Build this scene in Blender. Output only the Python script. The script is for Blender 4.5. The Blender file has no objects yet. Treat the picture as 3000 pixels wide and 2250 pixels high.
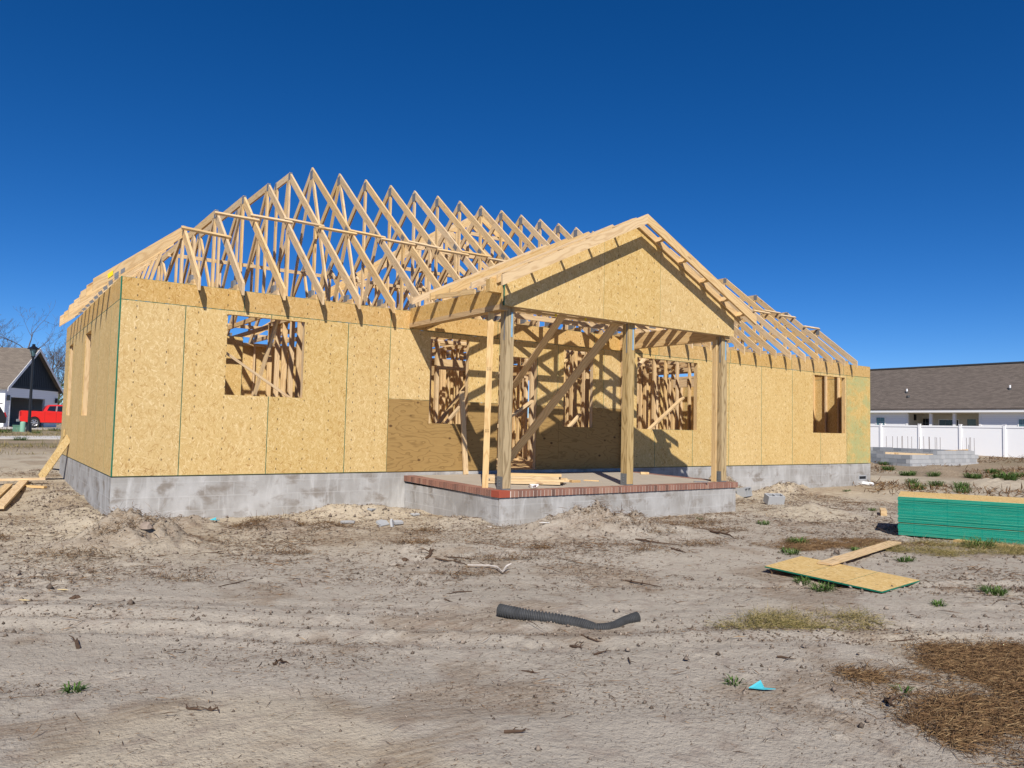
import bpy, math, random
import numpy as np
from mathutils import Matrix, Vector

random.seed(7)
rng = np.random.default_rng(11)
scene = bpy.context.scene
V = lambda *a: np.array(a, dtype=float)

# ------------------------------------------------------------------ camera
CAM = V(-1.5259, -11.4831, 0.8004)
CR = V(0.81338829, -0.58127779, 0.0227071)
CU = V(-0.05178358, -0.03347153, 0.99809725)
CF = V(0.57941172, 0.81301647, 0.05732599)
FPX = 2189.58                      # focal length in pixels of the 3000 px wide photograph
cam_d = bpy.data.cameras.new('camera')
cam_d.sensor_width = 36.0
cam_d.lens = FPX / 3000 * 36
cam_d.clip_start = 0.1
cam_d.clip_end = 4000
cam = bpy.data.objects.new('camera', cam_d)
scene.collection.objects.link(cam)
m = Matrix.Identity(4)
for i in range(3):
    m[i][0] = CR[i]; m[i][1] = CU[i]; m[i][2] = -CF[i]; m[i][3] = CAM[i]
cam.matrix_world = m
scene.camera = cam

# ------------------------------------------------------------------ sky, sun, exposure
SUN_DIR = V(0.63, 1.0, -1.05); SUN_DIR /= np.linalg.norm(SUN_DIR)      # direction the light travels
SUN_EL = math.asin(-SUN_DIR[2]); SUN_AZ = math.atan2(-SUN_DIR[0], -SUN_DIR[1])
world = bpy.data.worlds.new('World'); scene.world = world; world.use_nodes = True
wn = world.node_tree; wn.nodes.clear()
sky = wn.nodes.new('ShaderNodeTexSky'); sky.sky_type = 'NISHITA'; sky.sun_disc = False
sky.sun_elevation = SUN_EL; sky.sun_rotation = SUN_AZ % (2 * math.pi)
sky.altitude = 0; sky.air_density = 0.6; sky.dust_density = 0.0; sky.ozone_density = 6.0
bg = wn.nodes.new('ShaderNodeBackground'); bg.inputs['Strength'].default_value = 0.092
wo = wn.nodes.new('ShaderNodeOutputWorld')
hsv = wn.nodes.new('ShaderNodeHueSaturation'); hsv.inputs['Hue'].default_value = 0.506; hsv.inputs['Saturation'].default_value = 1.25
wn.links.new(sky.outputs[0], hsv.inputs['Color']); wn.links.new(hsv.outputs[0], bg.inputs[0]); wn.links.new(bg.outputs[0], wo.inputs[0])
sun_d = bpy.data.lights.new('sun', 'SUN'); sun_d.energy = 5.0; sun_d.angle = math.radians(0.53); sun_d.color = (1.0, 0.94, 0.85)
sun = bpy.data.objects.new('sun', sun_d); scene.collection.objects.link(sun)
sun.rotation_euler = Vector(SUN_DIR).to_track_quat('-Z', 'Y').to_euler(); sun.location = (-8, -14, 20)
vs = scene.view_settings
vs.view_transform = 'Standard'; vs.look = 'None'; vs.exposure = 0.25; vs.gamma = 1.0; vs.use_curve_mapping = False

# ------------------------------------------------------------------ node helpers
def new_mat(name, rough=0.8, spec=0.2):
    mt = bpy.data.materials.new(name); mt.use_nodes = True
    nt = mt.node_tree; b = nt.nodes['Principled BSDF']
    b.inputs['Roughness'].default_value = rough
    b.inputs['Specular IOR Level'].default_value = spec
    return mt, nt, b
class N:
    def __init__(s, nt): s.nt = nt
    def node(s, t, **kw):
        n = s.nt.nodes.new(t)
        for k, v in kw.items(): setattr(n, k, v)
        return n
    def link(s, a, b): s.nt.links.new(a, b)
    def setin(s, sock, v):
        if hasattr(v, 'node'): s.link(v, sock)
        else: sock.default_value = v
    def math(s, op, a, b=0.0, c=None, clamp=False):
        n = s.node('ShaderNodeMath', operation=op); n.use_clamp = clamp
        s.setin(n.inputs[0], a); s.setin(n.inputs[1], b)
        if c is not None: s.setin(n.inputs[2], c)
        return n.outputs[0]
    def vmath(s, op, a, b):
        n = s.node('ShaderNodeVectorMath', operation=op); s.setin(n.inputs[0], a); s.setin(n.inputs[1], b); return n.outputs[0]
    def noise(s, vec, scale, detail=3, rough=0.55, dist=0.0):
        n = s.node('ShaderNodeTexNoise'); s.setin(n.inputs['Vector'], vec)
        n.inputs['Scale'].default_value = scale; n.inputs['Detail'].default_value = detail
        n.inputs['Roughness'].default_value = rough; n.inputs['Distortion'].default_value = dist
        return n.outputs['Fac']
    def voro(s, vec, scale, feature='F1', out='Color', rand=1.0):
        n = s.node('ShaderNodeTexVoronoi', feature=feature); s.setin(n.inputs['Vector'], vec)
        n.inputs['Scale'].default_value = scale; n.inputs['Randomness'].default_value = rand
        return n.outputs[out]
    def mapping(s, vec, loc=(0,0,0), rot=(0,0,0), scale=(1,1,1)):
        n = s.node('ShaderNodeMapping'); s.setin(n.inputs[0], vec)
        n.inputs[1].default_value = loc; n.inputs[2].default_value = rot; n.inputs[3].default_value = scale
        return n.outputs[0]
    def ramp(s, f, stops):
        n = s.node('ShaderNodeValToRGB'); s.setin(n.inputs[0], f)
        e = n.color_ramp.elements
        while len(e) < len(stops): e.new(0.5)
        for q, (p, c) in zip(e, stops):
            q.position = p; q.color = (c, c, c, 1) if isinstance(c, (int, float)) else (*c, 1)
        return n.outputs[0]
    def mix(s, f, a, b, mode='MIX'):
        n = s.node('ShaderNodeMix', data_type='RGBA', blend_type=mode)
        s.setin(n.inputs['Factor'], f)
        s.setin(n.inputs['A'], a if hasattr(a, 'node') else (*a, 1)); s.setin(n.inputs['B'], b if hasattr(b, 'node') else (*b, 1))
        return n.outputs['Result']
    def bump(s, h, strength, dist, bsdf):
        n = s.node('ShaderNodeBump'); n.inputs['Strength'].default_value = strength; n.inputs['Distance'].default_value = dist
        s.setin(n.inputs['Height'], h); s.link(n.outputs[0], bsdf.inputs['Normal'])
    def rand(s): return s.node('ShaderNodeObjectInfo').outputs['Random']
    def uv(s):
        c = s.node('ShaderNodeTexCoord').outputs['UV']
        r = s.rand()
        cx = s.node('ShaderNodeCombineXYZ')
        s.setin(cx.inputs[0], s.math('MULTIPLY', r, 37.0)); s.setin(cx.inputs[1], s.math('MULTIPLY', r, 53.0))
        return s.vmath('ADD', c, cx.outputs[0])
    def rawuv(s): return s.node('ShaderNodeTexCoord').outputs['UV']
    def objc(s): return s.node('ShaderNodeTexCoord').outputs['Object']
    def sep(s, v):
        n = s.node('ShaderNodeSeparateXYZ'); s.setin(n.inputs[0], v); return n.outputs

MAT = {}
def flat(name, col, rough=0.7, spec=0.25, metal=0.0, vary=0.08, scale=6.0):
    mt, nt, b = new_mat(name, rough, spec); n = N(nt)
    f = n.noise(n.objc(), scale, 4)
    lo = tuple(c * (1 - vary) for c in col); hi = tuple(min(1, c * (1 + vary)) for c in col)
    n.link(n.mix(f, lo, hi), b.inputs['Base Color']); b.inputs['Metallic'].default_value = metal
    MAT[name] = mt; return mt

def make_lumber(name, light, dark, knot, rv=0.16, ringc=0.55):
    mt, nt, b = new_mat(name, 0.75, 0.18); n = N(nt)
    uv = n.uv()
    warp = n.noise(n.mapping(uv, scale=(1.1, 5, 1)), 1.0, 2)
    sx = n.sep(uv)
    yy = n.math('ADD', n.math('MULTIPLY', sx[1], 16.0), n.math('MULTIPLY', warp, 7.0))
    ring = n.math('SINE', n.math('MULTIPLY', yy, 6.0))
    ring = n.math('POWER', n.math('ADD', n.math('MULTIPLY', ring, 0.5), 0.5), 3.0)
    fib = n.noise(n.mapping(uv, scale=(3, 160, 1)), 1.0, 3)
    c = n.mix(n.math('MULTIPLY', ring, ringc), light, dark)
    c = n.mix(n.math('MULTIPLY', n.math('SUBTRACT', fib, 0.35, clamp=True), 0.7), c, dark)
    kn = n.voro(n.mapping(uv, scale=(1.6, 7, 1)), 1.0, out='Distance')
    kf = n.ramp(kn, [(0.0, 1.0), (0.07, 0.9), (0.12, 0.0)])
    c = n.mix(n.math('MULTIPLY', kf, 0.75), c, knot)
    r = n.rand()
    hs = n.node('ShaderNodeHueSaturation'); n.setin(hs.inputs['Value'], n.math('ADD', n.math('MULTIPLY', r, rv), 1 - rv * 0.62))
    n.setin(hs.inputs['Saturation'], n.math('ADD', n.math('MULTIPLY', n.math('FRACT', n.math('MULTIPLY', r, 7.3)), 0.25), 0.84))
    n.link(c, hs.inputs['Color']); n.link(hs.outputs[0], b.inputs['Base Color'])
    n.bump(fib, 0.25, 0.002, b)
    MAT[name] = mt
make_lumber('lumber', (0.67, 0.485, 0.26), (0.45, 0.275, 0.12), (0.20, 0.095, 0.04))
make_lumber('old_lumber', (0.54, 0.375, 0.195), (0.37, 0.22, 0.095), (0.19, 0.09, 0.04))
make_lumber('treated_post', (0.47, 0.345, 0.17), (0.23, 0.15, 0.06), (0.10, 0.06, 0.03), 0.10, 0.8)

def make_osb(name, tint=(1, 1, 1), green=0.0):
    mt, nt, b = new_mat(name, 0.72, 0.22); n = N(nt)
    uv = n.uv(); raw = n.rawuv()
    cols = []; keys = []
    for ang, sc in ((0.35, (16, 76, 1)), (-0.75, (17, 82, 1)), (1.45, (13, 70, 1)), (1.9, (15, 80, 1)), (1.05, (14, 76, 1))):
        v = n.mapping(n.mapping(uv, rot=(0, 0, ang)), loc=(ang * 13, ang * 7, 0), scale=sc)
        col = n.voro(v, 1.0)
        sp = n.node('ShaderNodeSeparateColor'); n.link(col, sp.inputs[0])
        cols.append(sp.outputs[0]); keys.append(sp.outputs[1])
    best, val = keys[0], cols[0]
    for k, c in zip(keys[1:], cols[1:]):
        g = n.math('GREATER_THAN', k, best)
        val = n.math('ADD', n.math('MULTIPLY', g, c), n.math('MULTIPLY', n.math('SUBTRACT', 1.0, g), val))
        best = n.math('MAXIMUM', best, k)
    big = n.noise(uv, 1.3, 3)
    val2 = n.math('ADD', n.math('MULTIPLY', val, 0.8), n.math('MULTIPLY', big, 0.25))
    c = n.ramp(val2, [(0.07, (0.33, 0.18, 0.058)), (0.17, (0.495, 0.325, 0.12)), (0.42, (0.555, 0.388, 0.16)), (0.75, (0.605, 0.435, 0.195)), (0.95, (0.70, 0.54, 0.285))])
    fib = n.noise(n.mapping(uv, rot=(0, 0, 0.5), scale=(14, 120, 1)), 1.0, 2)
    c = n.mix(n.math('MULTIPLY', n.math('SUBTRACT', fib, 0.55, clamp=True), 1.6), c, (0.40, 0.24, 0.10))
    # printed nail marks on a 16 in x 6 in grid
    sx = n.sep(raw)
    fx = n.math('ABSOLUTE', n.math('SUBTRACT', n.math('FRACT', n.math('DIVIDE', sx[0], 0.4064)), 0.5))
    fy = n.math('ABSOLUTE', n.math('SUBTRACT', n.math('FRACT', n.math('DIVIDE', sx[1], 0.1524)), 0.5))
    dot = n.math('MULTIPLY', n.math('LESS_THAN', fx, 0.016), n.math('LESS_THAN', fy, 0.10))
    gate = n.math('GREATER_THAN', n.noise(uv, 9.0, 1), 0.43)
    dot = n.math('MULTIPLY', dot, gate)
    c = n.mix(n.math('MULTIPLY', dot, 0.85), c, (0.05, 0.04, 0.03))
    c = n.mix(1.0, c, tint, 'MULTIPLY')
    if green > 0:
        gm = n.ramp(n.noise(n.mapping(uv, scale=(1, 1.6, 1)), 1.5, 5, 0.65), [(0.42, 0.0), (0.58, 1.0)])
        c = n.mix(n.math('MULTIPLY', n.math('MULTIPLY', gm, green), n.math('ADD', val, 0.35)), c, (0.27, 0.40, 0.21))
    r = n.rand()
    hs = n.node('ShaderNodeHueSaturation'); n.setin(hs.inputs['Value'], n.math('ADD', n.math('MULTIPLY', r, 0.09), 0.955)); n.setin(hs.inputs['Saturation'], n.math('ADD', n.math('MULTIPLY', n.math('FRACT', n.math('MULTIPLY', r, 9.7)), 0.08), 0.97))
    n.link(c, hs.inputs['Color']); n.link(hs.outputs[0], b.inputs['Base Color'])
    n.bump(val, 0.35, 0.004, b)
    MAT[name] = mt
make_osb('osb'); make_osb('osb_rough', (0.93, 0.86, 0.78)); make_osb('osb_green', (0.97, 0.98, 0.90), 0.55)

def make_plywood():
    mt, nt, b = new_mat('plywood', 0.8, 0.15); n = N(nt); uv = n.uv()
    w = n.noise(n.mapping(uv, scale=(0.9, 2.6, 1)), 1.0, 3, 0.5)
    s = n.math('FRACT', n.math('MULTIPLY', w, 13.0))
    ring = n.ramp(s, [(0.0, 1.0), (0.10, 0.75), (0.30, 0.1), (1.0, 0.0)])
    fib = n.noise(n.mapping(uv, scale=(4, 90, 1)), 1.0, 3)
    c = n.mix(fib, (0.275, 0.17, 0.06), (0.39, 0.25, 0.095))
    c = n.mix(n.math('MULTIPLY', ring, 0.55), c, (0.15, 0.085, 0.03))
    kn = n.voro(n.mapping(uv, scale=(3.2, 4.6, 1)), 1.0, out='Distance')
    c = n.mix(n.ramp(kn, [(0.0, 1.0), (0.07, 0.9), (0.13, 0.0)]), c, (0.09, 0.045, 0.02))
    n.link(c, b.inputs['Base Color']); n.bump(fib, 0.2, 0.002, b); MAT['plywood'] = mt
make_plywood()

def make_parge():
    mt, nt, b = new_mat('parge', 0.9, 0.1); n = N(nt); uv = n.rawuv()
    br = n.node('ShaderNodeTexBrick'); n.link(uv, br.inputs['Vector'])
    br.inputs['Scale'].default_value = 1.0; br.inputs['Mortar Size'].default_value = 0.012; br.inputs['Mortar Smooth'].default_value = 0.6
    br.inputs['Brick Width'].default_value = 0.4064; br.inputs['Row Height'].default_value = 0.2032
    br.inputs['Color1'].default_value = (0, 0, 0, 1); br.inputs['Color2'].default_value = (0.5, 0.5, 0.5, 1); br.inputs['Mortar'].default_value = (1, 1, 1, 1)
    streak = n.noise(n.mapping(uv, scale=(7, 1.6, 1)), 1.0, 5, 0.65, 0.6)
    wash = n.noise(uv, 1.5, 4, 0.55)
    blot = n.noise(n.mapping(uv, scale=(1.0, 1.5, 1)), 2.2, 5, 0.62, 0.4)
    fine = n.noise(uv, 34, 4, 0.6)
    c = n.ramp(wash, [(0.30, (0.27, 0.255, 0.235)), (0.50, (0.36, 0.35, 0.335)), (0.68, (0.46, 0.455, 0.445))])
    c = n.mix(n.ramp(streak, [(0.50, 0.0), (0.72, 0.75)]), c, (0.54, 0.535, 0.525))
    c = n.mix(n.ramp(streak, [(0.26, 0.6), (0.42, 0.0)]), c, (0.25, 0.235, 0.215))
    c = n.mix(n.ramp(blot, [(0.54, 0.0), (0.66, 0.85)]), c, (0.20, 0.17, 0.14))
    thin = n.ramp(n.noise(uv, 1.1, 3), [(0.40, 0.0), (0.56, 1.0)])
    bc = n.node('ShaderNodeSeparateColor'); n.link(br.outputs['Color'], bc.inputs[0])
    jm = n.math('MULTIPLY', br.outputs['Fac'], thin)
    blk = n.math('MULTIPLY', n.math('MULTIPLY', bc.outputs[0], n.math('SUBTRACT', 1.0, br.outputs['Fac'])), thin)
    c = n.mix(n.math('MULTIPLY', blk, 0.4), c, (0.25, 0.235, 0.22))
    c = n.mix(n.math('MULTIPLY', jm, 0.3), c, (0.50, 0.495, 0.485))
    c = n.mix(n.math('MULTIPLY', fine, 0.25), c, (0.30, 0.285, 0.27))
    n.link(c, b.inputs['Base Color'])
    h = n.math('ADD', n.math('MULTIPLY', streak, 0.5), n.math('ADD', n.math('MULTIPLY', fine, 0.3), n.math('MULTIPLY', jm, 0.15)))
    n.bump(h, 0.5, 0.012, b); MAT['parge'] = mt
make_parge()

def make_ground():
    mt, nt, b = new_mat('sand', 0.95, 0.05); n = N(nt); p = n.objc()
    at = n.node('ShaderNodeAttribute'); at.attribute_name = 'tone'
    sp = n.node('ShaderNodeSeparateColor'); n.link(at.outputs['Color'], sp.inputs[0])
    tan, lit, far = sp.outputs
    big = n.noise(p, 0.8, 4, 0.6)
    grey = n.mix(big, (0.305, 0.27, 0.222), (0.43, 0.385, 0.325))
    tanc = n.mix(big, (0.365, 0.31, 0.23), (0.50, 0.43, 0.325))
    c = n.mix(tan, grey, tanc)
    med = n.noise(p, 5.0, 5, 0.65)
    c = n.mix(n.ramp(med, [(0.52, 0.0), (0.68, 0.6)]), c, (0.25, 0.20, 0.165))
    fine = n.noise(p, 60.0, 4, 0.7)
    c = n.mix(n.ramp(fine, [(0.57, 0.0), (0.68, 0.7)]), c, (0.17, 0.135, 0.105))
    c = n.mix(n.ramp(fine, [(0.26, 0.6), (0.36, 0.0)]), c, (0.52, 0.46, 0.40))
    straw = n.noise(n.mapping(p, rot=(0, 0, 0.6), scale=(6, 40, 10)), 1.0, 4, 0.7)
    c = n.mix(n.math('MULTIPLY', lit, n.ramp(straw, [(0.38, 0.3), (0.6, 1.0)])), c, (0.155, 0.092, 0.045))
    gg = n.noise(p, 0.35, 5, 0.65)
    farc = n.mix(gg, (0.20, 0.15, 0.10), (0.34, 0.27, 0.19))
    farc = n.mix(n.ramp(n.noise(p, 0.16, 5, 0.7), [(0.50, 0.0), (0.62, 0.8)]), farc, (0.11, 0.115, 0.045))
    c = n.mix(far, c, farc)
    n.link(c, b.inputs['Base Color'])
    h = n.math('ADD', n.math('MULTIPLY', fine, 0.35), n.noise(p, 22.0, 4, 0.65))
    h = n.math('ADD', h, n.math('MULTIPLY', n.noise(p, 140.0, 2, 0.6), 0.18))
    n.bump(h, 0.8, 0.024, b); MAT['sand'] = mt
make_ground()

def make_brick():
    mt, nt, b = new_mat('brick', 0.85, 0.15); n = N(nt); r = n.rand()
    c = n.ramp(r, [(0.0, (0.08, 0.045, 0.038)), (0.07, (0.18, 0.088, 0.066)), (0.5, (0.25, 0.115, 0.082)), (0.93, (0.30, 0.155, 0.11)), (1.0, (0.34, 0.22, 0.155))])
    f = n.noise(n.uv(), 35, 4)
    c = n.mix(n.math('MULTIPLY', f, 0.35), c, (0.36, 0.23, 0.18))
    n.link(c, b.inputs['Base Color']); n.bump(f, 0.3, 0.003, b); MAT['brick'] = mt
make_brick()
flat('corner_brick', (0.33, 0.075, 0.045), 0.8, 0.2, vary=0.15, scale=20)
flat('mortar', (0.60, 0.55, 0.49), 0.95, 0.05, vary=0.2, scale=20)
flat('slab', (0.37, 0.325, 0.265), 0.9, 0.1, vary=0.16, scale=2.5)
flat('green_edge', (0.012, 0.16, 0.10), 0.6, 0.2)
def make_bundle():
    mt, nt, b = new_mat('bundle_green', 0.65, 0.2); n = N(nt); uv = n.rawuv()
    st = n.noise(n.mapping(uv, scale=(2.2, 120, 1)), 1.0, 4, 0.7)
    s2 = n.noise(n.mapping(uv, scale=(0.8, 6, 1)), 1.0, 3)
    c = n.mix(n.ramp(st, [(0.3, 0.0), (0.7, 1.0)]), (0.0, 0.16, 0.11), (0.012, 0.40, 0.29)); c = n.mix(n.math('MULTIPLY', s2, 0.3), c, (0.0, 0.20, 0.14))
    r = n.rand(); hs = n.node('ShaderNodeHueSaturation'); n.setin(hs.inputs['Value'], n.math('ADD', n.math('MULTIPLY', r, 0.2), 0.88)); n.link(c, hs.inputs['Color'])
    n.link(hs.outputs[0], b.inputs['Base Color']); n.bump(st, 0.5, 0.006, b); MAT['bundle_green'] = mt
make_bundle()
flat('galvanized', (0.20, 0.21, 0.225), 0.5, 0.4, 0.25, 0.25, 40)
flat('dark_metal', (0.17, 0.18, 0.185), 0.55, 0.4, 0.3)
flat('yellow_tag', (0.80, 0.62, 0.02), 0.6, 0.2)
flat('blue_tag', (0.22, 0.38, 0.52), 0.6, 0.2, vary=0.4, scale=40)
flat('ink', (0.03, 0.025, 0.02), 0.8, 0.1)
flat('red_mark', (0.40, 0.05, 0.02), 0.8, 0.1)
flat('white_plastic', (0.80, 0.80, 0.80), 0.4, 0.4, vary=0.02)
flat('white_vinyl', (0.90, 0.90, 0.90), 0.45, 0.35, vary=0.015, scale=0.6)
flat('trim_white', (0.84, 0.84, 0.83), 0.6, 0.3, vary=0.03)
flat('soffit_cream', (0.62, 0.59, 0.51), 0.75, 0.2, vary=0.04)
flat('dark_siding', (0.025, 0.032, 0.04), 0.6, 0.25)
flat('rubber', (0.02, 0.02, 0.02), 0.75, 0.25)
flat('black_paint', (0.012, 0.012, 0.013), 0.35, 0.5)
flat('black_plastic', (0.055, 0.057, 0.06), 0.65, 0.25, vary=0.5, scale=14)
flat('alloy', (0.45, 0.45, 0.46), 0.3, 0.5, 0.8)
flat('tail_red', (0.35, 0.01, 0.01), 0.25, 0.5)
flat('transformer_green', (0.10, 0.21, 0.15), 0.6, 0.3)
flat('pedestal_green', (0.22, 0.40, 0.30), 0.6, 0.3)
flat('concrete', (0.50, 0.48, 0.45), 0.9, 0.1, vary=0.1, scale=1.0)
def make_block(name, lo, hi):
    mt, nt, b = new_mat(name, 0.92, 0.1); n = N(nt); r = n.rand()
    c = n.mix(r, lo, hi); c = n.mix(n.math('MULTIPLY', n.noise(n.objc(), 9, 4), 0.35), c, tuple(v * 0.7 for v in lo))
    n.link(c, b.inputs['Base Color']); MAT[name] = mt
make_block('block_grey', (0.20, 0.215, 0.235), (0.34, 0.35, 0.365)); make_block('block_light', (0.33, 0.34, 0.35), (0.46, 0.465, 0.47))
flat('rust', (0.10, 0.065, 0.05), 0.8, 0.2)
flat('bark', (0.115, 0.095, 0.085), 0.9, 0.1, vary=0.25)
flat('dark_wood_bits', (0.085, 0.055, 0.038), 0.9, 0.1, vary=0.5, scale=9)
flat('clod', (0.27, 0.215, 0.175), 0.95, 0.05, vary=0.35, scale=9)
flat('pebble', (0.55, 0.50, 0.45), 0.85, 0.1, vary=0.3, scale=15)
flat('cyan_scrap', (0.06, 0.40, 0.48), 0.45, 0.3)
flat('straw_yellow', (0.62, 0.49, 0.27), 0.85, 0.1, vary=0.2, scale=30)
def make_blades(name, ramp):
    mt, nt, b = new_mat(name, 0.8, 0.12); n = N(nt)
    at = n.node('ShaderNodeAttribute'); at.attribute_name = 'tone'
    sp = n.node('ShaderNodeSeparateColor'); n.link(at.outputs['Color'], sp.inputs[0])
    n.link(n.ramp(sp.outputs[0], ramp), b.inputs['Base Color']); MAT[name] = mt
make_blades('litter', [(0.0, (0.06, 0.035, 0.022)), (0.35, (0.13, 0.075, 0.04)), (0.7, (0.26, 0.155, 0.08)), (1.0, (0.42, 0.29, 0.16))])
make_blades('crumb', [(0.0, (0.08, 0.06, 0.045)), (0.5, (0.19, 0.15, 0.12)), (1.0, (0.38, 0.32, 0.26))])
make_blades('dead_straw', [(0.0, (0.075, 0.04, 0.02)), (0.4, (0.165, 0.095, 0.048)), (0.8, (0.29, 0.185, 0.09)), (1.0, (0.44, 0.32, 0.175))])
make_blades('yellow_grass', [(0.0, (0.10, 0.10, 0.03)), (0.4, (0.21, 0.18, 0.06)), (0.75, (0.36, 0.28, 0.12)), (1.0, (0.48, 0.38, 0.20))])
make_blades('green_grass', [(0.0, (0.03, 0.065, 0.015)), (0.5, (0.065, 0.125, 0.03)), (1.0, (0.14, 0.20, 0.05))])
def make_shingle(name, a, b_):
    mt, nt, b = new_mat(name, 0.95, 0.08); n = N(nt); uv = n.rawuv()
    br = n.node('ShaderNodeTexBrick'); n.link(uv, br.inputs['Vector']); br.inputs['Scale'].default_value = 1.0
    br.inputs['Brick Width'].default_value = 0.33; br.inputs['Row Height'].default_value = 0.14; br.inputs['Mortar Size'].default_value = 0.006
    br.inputs['Color1'].default_value = (*a, 1); br.inputs['Color2'].default_value = (*b_, 1); br.inputs['Mortar'].default_value = (a[0] * .55, a[1] * .55, a[2] * .55, 1)
    f = n.noise(n.mapping(uv, scale=(2.5, 7, 1)), 1.0, 3)
    c = n.mix(n.math('MULTIPLY', f, 0.5), br.outputs['Color'], tuple(x * 0.75 for x in a))
    n.link(c, b.inputs['Base Color']); MAT[name] = mt
make_shingle('shingle_grey', (0.115, 0.096, 0.083), (0.175, 0.145, 0.125))
make_shingle('shingle_tan', (0.15, 0.125, 0.105), (0.22, 0.185, 0.15))
def make_siding(name, col):
    mt, nt, b = new_mat(name, 0.55, 0.3); n = N(nt); uv = n.rawuv()
    s = n.math('FRACT', n.math('DIVIDE', n.sep(uv)[1], 0.16))
    c = n.mix(n.ramp(s, [(0.0, 1.0), (0.10, 0.0)]), col, tuple(x * 0.72 for x in col))
    n.link(c, b.inputs['Base Color']); n.bump(s, 0.4, 0.01, b); MAT[name] = mt
make_siding('siding_white', (0.88, 0.88, 0.88))
def make_glass(name, col):
    mt, nt, b = new_mat(name, 0.06, 0.6); b.inputs['Base Color'].default_value = (*col, 1); MAT[name] = mt
make_glass('glass_teal', (0.10, 0.20, 0.23)); make_glass('glass_dark', (0.012, 0.015, 0.022)); make_glass('screen_green', (0.12, 0.15, 0.13))
def make_paint(name, col):
    mt, nt, b = new_mat(name, 0.28, 0.5); b.inputs['Base Color'].default_value = (*col, 1)
    b.inputs['Coat Weight'].default_value = 0.6; b.inputs['Coat Roughness'].default_value = 0.08; MAT[name] = mt
make_paint('truck_red', (0.62, 0.018, 0.012)); make_paint('car_black', (0.015, 0.014, 0.016))

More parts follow.
